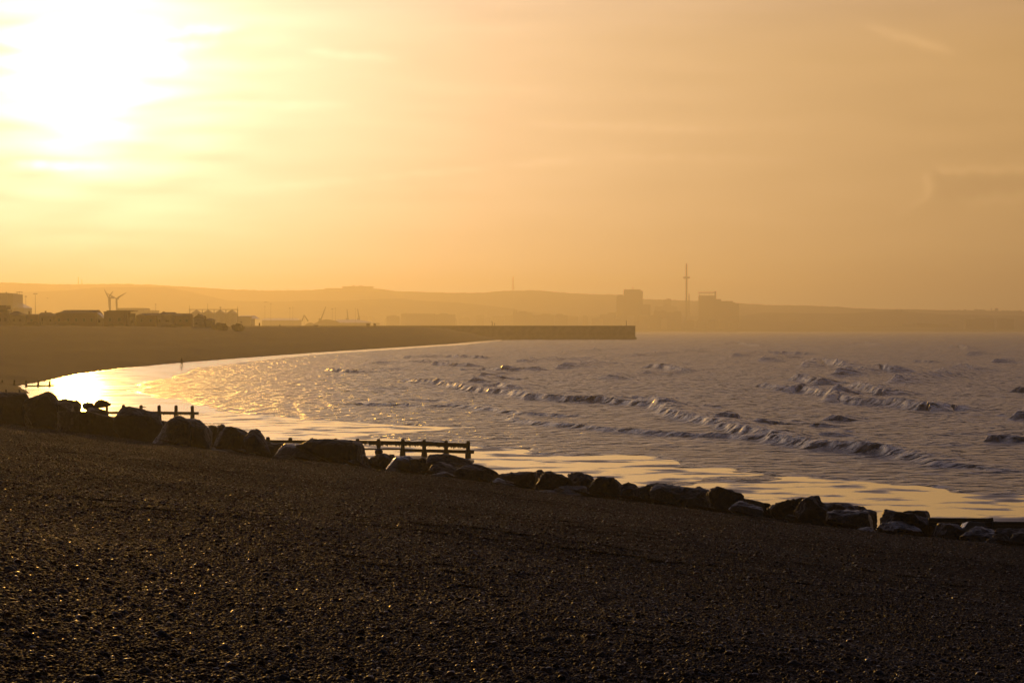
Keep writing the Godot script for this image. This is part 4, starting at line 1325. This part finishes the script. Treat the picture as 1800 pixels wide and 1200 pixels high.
func boulder(label: String, layer: float, stone: String, outline: Array, k: int) -> void:
	var rng := RandomNumberGenerator.new()
	rng.seed = 400 + k
	var mid := Vector2.ZERO
	var low := -1e9
	for i in range(0, outline.size(), 2):
		mid += Vector2(outline[i], outline[i + 1])
		low = maxf(low, outline[i + 1])
	mid /= outline.size() / 2
	var d := line_distance(mid.x) + 0.5 + layer * 2.0
	var s := d / F
	var pts := PackedVector2Array()
	var lo := Vector2(1e9, 1e9)
	var hi := Vector2(-1e9, -1e9)
	var perched := label.contains("perched") or label.contains("balanced") or label.contains("lump leaning")
	for i in range(0, outline.size(), 2):
		var p := Vector2((outline[i] - mid.x) * s, (mid.y - outline[i + 1]) * s)
		lo = lo.min(p)
		hi = hi.max(p)
		pts.append(p)
	if not perched:
		var sink := 0.30 + 0.55 * clampf(layer, 0.0, 2.0)
		for i in pts.size():
			if pts[i].y < lo.y + 0.3 * (hi.y - lo.y):
				pts[i].y -= sink
		lo.y -= sink
	var hull := Geometry2D.convex_hull(pts)
	var c := (lo + hi) / 2.0
	var depth := clampf(maxf((hi.x - lo.x) * 0.75, (hi.y - lo.y) * 1.0), 0.35, 2.2)
	# planes that bound the stone: the outline's edges, tilted in depth, then faces to the front and back
	var pn: Array[Vector3] = []
	var pd := PackedFloat32Array()
	for i in hull.size() - 1:
		var a := hull[i] - c
		var b := hull[i + 1] - c
		var e := b - a
		if e.length() < 0.02:
			continue
		var n2 := Vector2(e.y, -e.x).normalized()
		if n2.dot((a + b) * 0.5) < 0.0:
			n2 = -n2
		var tilt := rng.randf_range(-0.25, 0.45)
		if stone == "rock_wet" and n2.x < -0.4:
			tilt = 0.10
		var n3 := Vector3(n2.x * cos(tilt), n2.y * cos(tilt), sin(tilt))
		pn.append(n3)
		pd.append(maxf(Vector3(a.x, a.y, 0).dot(n3), 0.03))
	for z in [1.0, -1.0]:
		for q in 3:
			var n3 := Vector3(rng.randf_range(-0.9, 0.9), rng.randf_range(-0.2, 0.85), z).normalized()
			pn.append(n3)
			var dist := depth * rng.randf_range(0.36, 0.52)
			for p in hull:
				dist = maxf(dist, Vector3(p.x - c.x, p.y - c.y, 0.0).dot(n3) + 0.03)
			pd.append(dist)
	var size := Vector3((hi.x - lo.x) / 2.0, (hi.y - lo.y) / 2.0, depth / 2.0)
	var st := begin(false)
	var power := 60.0
	for v in ico_v:
		var dir := (v * size).normalized()
		var sum := 0.0
		for i in pn.size():
			var q := pn[i].dot(dir) / pd[i]
			if q > 0.0:
				sum += pow(q, power)
		var r := pow(sum, -1.0 / power)
		var p := dir * r
		var g := n_mid.get_noise_3d(p.x * 3.0 + k * 9.0, p.y * 3.0, p.z * 3.0) * 0.05 - absf(n_fine.get_noise_3d(p.x * 1.3 + k * 5.0, p.y * 2.6 + p.x * 0.8, p.z * 1.3)) * 0.085 + n_fine.get_noise_3d(p.x * 4.0, p.y * 5.0 + k, p.z * 4.0) * 0.022 + 0.02
		st.add_vertex(p + dir * g * (0.35 if stone == "rock_wet" else 1.0) * clampf(size.y * 2.2, 0.3, 1.0))
	for i in ico_f:
		st.add_index(i)
	solo("boulder", done(st), M[stone], label, "boulder", at(mid.x, mid.y, d) + Vector3(c.x, c.y, 0), "boulders along the foot of the shingle")


# ------------------------------------------------------------------ timber groynes
func groyne_post(th: Node3D, x: float, top: float, bot: float, d: float, w: float, k: int) -> void:
	var a := at(x, bot, d) - th.position
	var b := at(x + sin(k * 2.3) * 0.5, top, d) - th.position
	var st := begin()
	var r := w / 2.0
	var e := r * 0.7
	var lean := b - Vector3(0, 0.09, 0)
	hexa(st, [a + Vector3(-r, 0, r), a + Vector3(r, 0, r), a + Vector3(r, 0, -r), a + Vector3(-r, 0, -r), lean + Vector3(-r, 0, r), lean + Vector3(r, 0, r), lean + Vector3(r, 0, -r), lean + Vector3(-r, 0, -r)])
	hexa(st, [lean + Vector3(-r, 0.003, r), lean + Vector3(r, 0.003, r), lean + Vector3(r, 0.003, -r), lean + Vector3(-r, 0.003, -r), b + Vector3(-e, 0, e), b + Vector3(e, 0.02, e), b + Vector3(e, 0, -e), b + Vector3(-e, -0.02, -e)])
	var o := part("post", done(st), M.timber, th)
	if w > 0.17:   # weed grows round the lower half
		var g := begin(false)
		var m := a.lerp(b, 0.5)
		lathe(g, Vector3(a.x, 0, a.z), [[r * 1.42, a.y], [r * 1.62, a.y + 0.2], [r * 1.5, lerpf(a.y, m.y, 0.6)], [r * 1.42, m.y]], 9)
		part("weed", done(g), M.weed, o)


func rail(th: Node3D, called: String, x0: float, t0: float, b0: float, x1: float, t1: float, b1: float, d: float, thick: float) -> MeshInstance3D:
	var p := [at(x0, b0, d), at(x1, b1, d), at(x0, t0, d), at(x1, t1, d)]
	for i in 4:
		p[i] -= th.position
	var st := begin()
	var z := Vector3(0, 0, -thick)
	hexa(st, [p[0], p[1], p[1] + z, p[0] + z, p[2], p[3], p[3] + z, p[2] + z])
	return part(called, done(st), M.timber, th)


func fringe(on: Node3D, th: Node3D, x0: float, b0: float, x1: float, b1: float, d: float, long: float, salt: int) -> void:   # weed hanging from the underside of a plank
	var st := begin(false)
	var rng := RandomNumberGenerator.new()
	rng.seed = salt
	var n := int(absf(x1 - x0) * 0.9)
	for i in n:
		var u := (i + rng.randf()) / n
		var p := at(lerpf(x0, x1, u), lerpf(b0, b1, u), d) - th.position + Vector3(0, 0.02, -0.05)
		var l := long * (0.25 + 0.75 * absf(n_mid.get_noise_2d(i * 1.7, salt) * 1.6)) * rng.randf_range(0.6, 1.2)
		tube(st, p, p - Vector3(rng.randf_range(-0.02, 0.02), l, 0), 0.045, 0.015, 5)
	part("weed", done(st), M.weed, on)


func groynes() -> void:
	var d := 151.0
	var th := thing("timber_groyne", "long timber groyne with two rails running out over the wet sand behind the boulders", "groyne", at(650, 802, d))
	var tops := [768.0, 769.0, 770.0, 770.5, 771.0, 771.5, 772.0, 773.0, 774.4, 775.0]
	var k := 0
	for x in [470.5, 509.5, 548.0, 589.0, 628.0, 665.5, 707.5, 745.5, 784.0, 822.5]:
		groyne_post(th, x, tops[k], 806.0, d, 0.22, k)
		k += 1
	var a := rail(th, "plank", 464.0, 773.2, 779.0, 646.0, 774.2, 780.2, d + 0.14, 0.12)
	fringe(a, th, 640.0, 780.2, 646.0, 780.4, d + 0.14, 0.10, 2)
	var b := rail(th, "plank", 646.4, 774.2, 780.4, 745.0, 776.2, 782.4, d + 0.14, 0.12)
	fringe(b, th, 648.0, 780.4, 743.0, 782.4, d + 0.14, 0.16, 3)
	var c := rail(th, "plank", 745.4, 776.0, 782.6, 824.0, 779.4, 786.4, d + 0.14, 0.12)
	fringe(c, th, 747.0, 782.6, 821.0, 786.2, d + 0.14, 0.14, 4)
	rail(th, "plank", 600.0, 787.8, 790.6, 704.0, 788.0, 790.8, d + 0.14, 0.12)
	rail(th, "plank", 704.4, 788.6, 793.6, 745.0, 789.4, 795.0, d + 0.14, 0.12)
	rail(th, "plank", 745.4, 789.4, 795.0, 833.0, 791.4, 797.4, d + 0.14, 0.12)
	pole(th, "bolt", 824.0, 793.0, 833.4, 793.2, d - 0.13, 0.055, 0.05, M.timber)

	d = 207.0
	th = thing("timber_groyne", "short timber groyne with one rail and five posts, partly hidden by the humped boulder", "groyne", at(280, 740, d))
	k = 0
	var t2 := [711.2, 712.0, 712.2, 712.4, 713.0]
	for x in [216.0, 247.2, 279.4, 308.4, 337.6]:
		groyne_post(th, x, t2[k], 744.0, d, 0.24, k + 3)
		k += 1
	a = rail(th, "plank", 186.0, 723.0, 727.0, 262.0, 722.8, 727.6, d + 0.15, 0.14)
	b = rail(th, "plank", 262.4, 722.8, 727.8, 348.5, 724.0, 728.6, d + 0.15, 0.14)
	fringe(b, th, 284.0, 728.0, 336.0, 728.4, d + 0.15, 0.09, 6)
	pole(th, "old_bolt", 248.0, 715.0, 256.0, 715.4, d - 0.1, 0.03, 0.03, M.timber)
	groyne_post(th, 187.4, 705.0, 744.0, d, 0.18, 5)

	d = 333.0
	th = thing("timber_groyne", "farthest timber groyne with five short posts at the edge of the bright sand", "groyne", at(45, 679, d))
	k = 0
	for x in [3.2, 24.2, 45.2, 66.2, 86.4]:
		groyne_post(th, x, [667.4, 667.6, 668.0, 668.4, 669.2][k], 681.0, d, 0.2, k)
		k += 1
	rail(th, "plank", -10.0, 674.4, 675.2, 45.0, 675.6, 676.6, d + 0.13, 0.1)
	rail(th, "plank", 45.4, 677.0, 679.0, 93.0, 677.0, 678.8, d + 0.13, 0.1)
	for p in [[10.2, 684.6, "stubby timber post showing above the flat topped first boulder, landward of two"], [33.2, 685.2, "stubby timber post showing above the flat topped first boulder, seaward of two"]]:
		th = thing("timber_stump", p[2], "post", at(p[0], 694, 262), "two timber stumps behind the first boulder")
		groyne_post(th, p[0], p[1], 697.0, 262, 0.17, int(p[0]))
		var st := begin()
		box(st, Vector3(-0.10, 0.15, 0.087), Vector3(0.10, 0.22, 0.12))
		part("cleat", done(st), M.timber, th)

	# old sheet ledge at the far end of the boulders
	for p in [[1634.0, 1745.5, 910.6, 932.0, 1.5, "straight dark timber ledge behind the last boulders, upper step"], [1745.9, 1900.0, 917.0, 938.0, 1.5, "straight dark timber ledge behind the last boulders, lower step"]]:
		d = line_distance(1740.0) + 3.4
		th = thing("timber_ledge", p[5], "ledge", at((p[0] + p[1]) / 2.0, p[3], d))
		var n := 3
		for i in n:
			var y0 := lerpf(p[2], p[3], i / float(n))
			var y1 := lerpf(p[2], p[3], (i + 1) / float(n)) - 0.5
			rail(th, "board", p[0], y0, y1, p[1], y0 + 0.6, y1 + 0.6, d + 0.03 * (i % 2), 0.16)
		for x in [p[0] + 3.0, p[1] - 3.0]:
			groyne_post(th, x, p[2] - 0.4, p[3] + 6.0, d + 0.4, 0.16, int(x))


# ------------------------------------------------------------------ person, birds, driftwood
func small_things() -> void:
	walker()
	gull("gull gliding low over the dark shingle bank with wings spread", at(362.5, 594.6, 420), 0.75, 0.35, 0.25)
	gull("gull beating its wings above the light masts, wings bowed down", at(467.0, 530.6, 520), 0.8, -0.25, 0.1)
	gull("tiny gull high in front of the hazy hill above the houses", at(82.8, 524.0, 900), 0.8, 0.3, 1.2)
	for p in [[455.6, 569.8, 1.75, 1050.0, "speck of a person standing on the crest of the bank past the sign post"], [491.5, 571.0, 1.6, 1250.0, "smaller speck of a person farther along the crest"], [73.6, 565.6, 1.75, 900.0, "speck of a person before the hip roofed house"], [312.2, 568.8, 1.7, 930.0, "speck of a person before the joined pitched houses"]]:
		var h: float = p[2]
		var foot := at(p[0], p[1], p[3])
		foot.y = land(foot.x, p[3]) - 0.05
		var o := thing("person", p[4], "person", foot, "people on the crest of the bank")
		figure(o, h, 0.035)


func figure(o: Node3D, tall: float, cell: float) -> void:
	var k := tall / 1.74
	# joints: from, to, radii
	var bones := [[Vector3(-0.10, 0.08, 0.05), Vector3(-0.09, 0.48, 0.02), 0.045, 0.06], [Vector3(-0.09, 0.48, 0.02), Vector3(-0.085, 0.90, 0.0), 0.065, 0.09], [Vector3(0.12, 0.09, -0.16), Vector3(0.10, 0.49, -0.07), 0.045, 0.06], [Vector3(0.10, 0.49, -0.07), Vector3(0.085, 0.90, 0.0), 0.065, 0.09],
		[Vector3(-0.10, 0.045, 0.06), Vector3(-0.11, 0.035, -0.10), 0.045, 0.035], [Vector3(0.12, 0.05, -0.15), Vector3(0.13, 0.035, -0.31), 0.045, 0.035],
		[Vector3(0, 0.92, 0), Vector3(0, 1.20, -0.01), 0.15, 0.14], [Vector3(0, 1.20, -0.01), Vector3(0, 1.40, -0.02), 0.15, 0.11], [Vector3(-0.17, 1.40, -0.01), Vector3(0.17, 1.40, -0.01), 0.065, 0.065], [Vector3(0, 1.42, -0.02), Vector3(0, 1.54, -0.04), 0.055, 0.052],
		[Vector3(0, 1.60, -0.05), Vector3(0, 1.66, -0.05), 0.088, 0.085], [Vector3(0, 1.585, -0.14), Vector3(0, 1.60, -0.13), 0.018, 0.02],
		[Vector3(-0.19, 1.38, 0), Vector3(-0.235, 1.12, 0.03), 0.052, 0.043], [Vector3(-0.235, 1.12, 0.03), Vector3(-0.19, 0.90, -0.09), 0.042, 0.032], [Vector3(0.19, 1.38, 0), Vector3(0.235, 1.12, 0.03), 0.052, 0.043], [Vector3(0.235, 1.12, 0.03), Vector3(0.19, 0.90, -0.09), 0.042, 0.032]]
	var st := begin(false)
	surface_nets(st, bones, Vector3(-0.36, 0.0, -0.42), Vector3(0.36, 1.80, 0.28), cell, k)
	part("body", done(st), M.cloth, o)
	st = begin(false)
	lathe(st, Vector3(0, 0, 0), [[0.0, 0.70 * k], [0.225 * k, 0.66 * k], [0.255 * k, 0.64 * k], [0.25 * k, 0.75 * k], [0.235 * k, 0.95 * k], [0.225 * k, 1.15 * k], [0.235 * k, 1.30 * k], [0.20 * k, 1.43 * k], [0.11 * k, 1.50 * k], [0.085 * k, 1.53 * k], [0.0, 1.53 * k]], 16)
	var coat := part("coat", done(st), M.coat, o)
	coat.scale = Vector3(1.05, 1, 0.8)
	st = begin(false)
	lathe(st, Vector3(0, 1.56 * k, -0.035 * k), [[0.07 * k, -0.06 * k], [0.102 * k, 0.0], [0.108 * k, 0.08 * k], [0.085 * k, 0.155 * k], [0.03 * k, 0.185 * k], [0.0, 0.187 * k]], 14)
	part("hood", done(st), M.coat, o)


func walker() -> void:
	var o := thing("person", "person in a long dark coat walking along the edge of the bright wet sand", "person", at(318.6, 644.6, 501))
	o.position.y = WATER + sand_rise(o.position.x, -o.position.z) - 0.01
	o.rotation.y = -0.6
	figure(o, 1.74, 0.024)


func surface_nets(st: SurfaceTool, bones: Array, lo: Vector3, hi: Vector3, cell: float, scale_: float) -> void:
	var n := Vector3i(((hi - lo) / cell).ceil()) + Vector3i.ONE
	var f := PackedFloat32Array()
	f.resize(n.x * n.y * n.z)
	for z in n.z:
		for y in n.y:
			for x in n.x:
				var p := lo + Vector3(x, y, z) * cell
				var sum := 0.0
				for b in bones:
					var a: Vector3 = b[0]
					var e: Vector3 = b[1] - a
					var u := clampf((p - a).dot(e) / e.length_squared(), 0.0, 1.0)
					var q: float = (p - a - e * u).length() - lerpf(b[2], b[3], u)
					sum += exp(-q * 55.0)
				f[(z * n.y + y) * n.x + x] = -log(maxf(sum, 1e-30)) / 55.0
	var id := {}
	var corners := [Vector3i(0, 0, 0), Vector3i(1, 0, 0), Vector3i(0, 1, 0), Vector3i(1, 1, 0), Vector3i(0, 0, 1), Vector3i(1, 0, 1), Vector3i(0, 1, 1), Vector3i(1, 1, 1)]
	var pairs := [[0, 1], [2, 3], [4, 5], [6, 7], [0, 2], [1, 3], [4, 6], [5, 7], [0, 4], [1, 5], [2, 6], [3, 7]]
	var count := 0
	for z in n.z - 1:
		for y in n.y - 1:
			for x in n.x - 1:
				var v := PackedFloat32Array()
				var neg := 0
				for c in corners:
					var q := f[((z + c.z) * n.y + y + c.y) * n.x + x + c.x]
					v.append(q)
					neg += 1 if q < 0.0 else 0
				if neg == 0 or neg == 8:
					continue
				var s := Vector3.ZERO
				var m := 0
				for e in pairs:
					var a := v[e[0]]
					var b := v[e[1]]
					if (a < 0.0) != (b < 0.0):
						s += Vector3(corners[e[0]]).lerp(Vector3(corners[e[1]]), a / (a - b))
						m += 1
				st.add_vertex((lo + (Vector3(x, y, z) + s / m) * cell) * scale_)
				id[Vector3i(x, y, z)] = count
				count += 1
	var axes := [[Vector3i(1, 0, 0), Vector3i(0, 1, 0), Vector3i(0, 0, 1)], [Vector3i(0, 1, 0), Vector3i(0, 0, 1), Vector3i(1, 0, 0)], [Vector3i(0, 0, 1), Vector3i(1, 0, 0), Vector3i(0, 1, 0)]]
	for p: Vector3i in id:
		for ax in axes:
			var g: Vector3i = p + ax[0]
			var a := f[(p.z * n.y + p.y) * n.x + p.x]
			if g.x >= n.x or g.y >= n.y or g.z >= n.z:
				continue
			var b := f[(g.z * n.y + g.y) * n.x + g.x]
			if (a < 0.0) == (b < 0.0):
				continue
			var q := [p, p - ax[1], p - ax[1] - ax[2], p - ax[2]]
			var ok := true
			for w in q:
				ok = ok and id.has(w)
			if not ok:
				continue
			var order := [0, 1, 2, 0, 2, 3] if a > 0.0 else [0, 2, 1, 0, 3, 2]
			for i in order:
				st.add_index(id[q[i]])


func gull(label: String, pos: Vector3, size: float, lift: float, turn: float) -> void:
	var o := thing("gull", label, "gull", pos, "gulls in the air")
	o.rotation.y = turn
	var st := begin(false)
	var prof := [[0.0, 0.30], [0.035, 0.26], [0.05, 0.20], [0.075, 0.06], [0.06, -0.10], [0.025, -0.22], [0.0, -0.28]]
	for k in prof.size() - 1:   # body lies along Z
		for i in 10:
			var p := TAU * i / 10
			var q := TAU * (i + 1) / 10
			var r0: float = prof[k][0] * size
			var r1: float = prof[k + 1][0] * size
			var z0: float = -prof[k][1] * size
			var z1: float = -prof[k + 1][1] * size
			quad(st, Vector3(cos(p) * r0, sin(p) * r0, z0), Vector3(cos(p) * r1, sin(p) * r1, z1), Vector3(cos(q) * r1, sin(q) * r1, z1), Vector3(cos(q) * r0, sin(q) * r0, z0))
	for s in [-1.0, 1.0]:
		var joints := [[0.03, 0.0, 0.10, -0.12], [0.30, lift * 0.30, 0.15, -0.05], [0.75, lift * 0.30 - 0.10, 0.03, -0.02]]
		for k in 2:
			var a: Array = joints[k]
			var b: Array = joints[k + 1]
			var t0 := 0.018 * size
			var t1 := (0.014 if k == 0 else 0.004) * size
			var p := [Vector3(s * a[0], a[1], -a[2]) * size, Vector3(s * b[0], b[1], -b[2]) * size, Vector3(s * b[0], b[1], -b[3]) * size, Vector3(s * a[0], a[1], -a[3]) * size]
			var up := [Vector3(0, t0, 0), Vector3(0, t1, 0), Vector3(0, t1, 0), Vector3(0, t0, 0)]
			var w := []
			for i in 4:
				w.append(p[i] - up[i])
			for i in 4:
				w.append(p[i] + up[i])
			hexa(st, w)
	part("body", done(st), M.feather, o)
	var bk := begin(false)
	tube(bk, Vector3(0, -0.005, -0.295) * size, Vector3(0, -0.015, -0.35) * size, 0.014 * size, 0.003 * size, 6)
	part("beak", done(bk), M.skin, o)


# ------------------------------------------------------------------ pebbles
func pebbles() -> void:
	var rng := RandomNumberGenerator.new()
	rng.seed = 77
	var bed := pebble_bed(7000, rng)
	var wet := pebble_bed(120, rng, 1.2)
	var spots: Array[Transform3D] = []
	for i in range(-110, 110):
		for j in range(-60, 140):
			var x := i * 0.93 + j * 0.71 + rng.randf_range(-0.2, 0.2)
			var d := j * 0.93 - i * 0.71 + rng.randf_range(-0.2, 0.2)
			if absf(x) > 0.235 * d + 3.0 or d < 10.0 or d > 172.0:
				continue
			var n := near_line(toe, Vector2(x, d))
			if n.x * n.y < -1.5:
				continue
			spots.append(on_ground(x, d, 1.0, rng))
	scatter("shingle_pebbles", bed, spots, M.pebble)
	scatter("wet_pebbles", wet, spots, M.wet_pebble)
	# loose larger stones
	st_stone(rng)


func on_ground(x: float, d: float, size: float, rng: RandomNumberGenerator) -> Transform3D:
	var y := land(x, d)
	var up := Vector3(land(x - 0.6, d) - land(x + 0.6, d), 1.2, land(x, d + 0.6) - land(x, d - 0.6)).normalized()
	var right := Vector3.RIGHT.slide(up).normalized()
	var b := Basis(right, up, right.cross(up)) * Basis(Vector3.UP, rng.randf() * TAU)
	return Transform3D(b.scaled(Vector3.ONE * size), Vector3(x, y + 0.012, -d))


func scatter(called: String, mesh: Mesh, spots: Array[Transform3D], mat: Material) -> void:
	var mm := MultiMesh.new()
	mm.transform_format = MultiMesh.TRANSFORM_3D
	mm.mesh = mesh
	mm.instance_count = spots.size()
	for i in spots.size():
		mm.set_instance_transform(i, spots[i])
	var o := MultiMeshInstance3D.new()
	o.name = called
	o.multimesh = mm
	o.material_override = mat
	o.set_meta("kind", "stuff")
	add_child(o)


func st_stone(rng: RandomNumberGenerator) -> void:
	var st := begin(false)
	for i in 162:
		var p := ico_v[i]
		st.set_color(Color(0.035, 0.034, 0.036))
		st.add_vertex(p * Vector3(1.0, 0.6, 0.8) * (1.0 + 0.35 * n_mid.get_noise_3d(p.x * 2.5, p.y * 2.5, p.z * 2.5)))
	for i in ico_f_level(2):
		st.add_index(i)
	var spots: Array[Transform3D] = []
	for k in 420:
		var d := 13.0 + 75.0 * pow(rng.randf(), 1.2)
		var x := rng.randf_range(-0.22, 0.22) * d
		var n := near_line(toe, Vector2(x, d))
		if n.x * n.y < 1.0:
			continue
		var t := on_ground(x, d, rng.randf_range(0.025, 0.06), rng)
		t.basis = t.basis * Basis(Vector3.UP, rng.randf() * TAU)
		t.origin.y += 0.02
		spots.append(t)
	scatter("loose_stones", done(st), spots, M.pebble)


func ico_f_level(level: int) -> PackedInt32Array:
	var keep_v := ico_v.duplicate()
	var keep_f := ico_f.duplicate()
	ico_v = []
	ico_f = PackedInt32Array()
	build_icosphere(level)
	var out := ico_f
	ico_v = keep_v
	ico_f = keep_f
	return out


func pebble_bed(count: int, rng: RandomNumberGenerator, bigger := 1.0) -> ArrayMesh:
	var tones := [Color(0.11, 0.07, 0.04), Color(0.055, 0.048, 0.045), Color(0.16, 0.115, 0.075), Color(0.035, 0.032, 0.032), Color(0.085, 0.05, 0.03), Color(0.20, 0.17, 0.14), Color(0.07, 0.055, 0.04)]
	# a bed of pebbles one and a half metres square, laid again and again, turned each time
	var v := PackedVector3Array()
	var nn := PackedVector3Array()
	var cc := PackedColorArray()
	var idx := PackedInt32Array()
	var few := ico_f_level(0)
	var more := ico_f_level(1)
	for k in count:
		var a := 0.0075 + 0.013 * pow(rng.randf(), 2.0)
		if k % 90 == 0:
			a = rng.randf_range(0.022, 0.036)
		a *= bigger
		var big := a > 0.0165
		var n := 42 if big else 12
		var faces: PackedInt32Array = more if big else few
		var b := Basis.from_euler(Vector3(rng.randfn(0.0, 0.32), rng.randf() * TAU, rng.randfn(0.0, 0.32)))
		var size := Vector3(a * rng.randf_range(0.9, 1.35), a * rng.randf_range(0.45, 0.8), a * rng.randf_range(0.75, 1.0))
		var at_ := Vector3(rng.randf_range(-0.78, 0.78), size.y * rng.randf_range(-0.1, 0.9), rng.randf_range(-0.78, 0.78))
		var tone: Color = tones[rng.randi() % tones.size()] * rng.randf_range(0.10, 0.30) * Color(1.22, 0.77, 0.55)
		var first := v.size()
		var inv := Vector3(1.0 / size.x, 1.0 / size.y, 1.0 / size.z)
		for i in n:
			var wob := 1.0 + rng.randf_range(-0.13, 0.13)
			v.append(at_ + b * (ico_v[i] * size * wob))
			nn.append((b * (ico_v[i] * inv)).normalized())
			cc.append(tone)
		for i in faces:
			idx.append(first + i)
	var arr := []
	arr.resize(Mesh.ARRAY_MAX)
	arr[Mesh.ARRAY_VERTEX] = v
	arr[Mesh.ARRAY_NORMAL] = nn
	arr[Mesh.ARRAY_COLOR] = cc
	arr[Mesh.ARRAY_INDEX] = idx
	var bed := ArrayMesh.new()
	bed.add_surface_from_arrays(Mesh.PRIMITIVE_TRIANGLES, arr)
	return bed
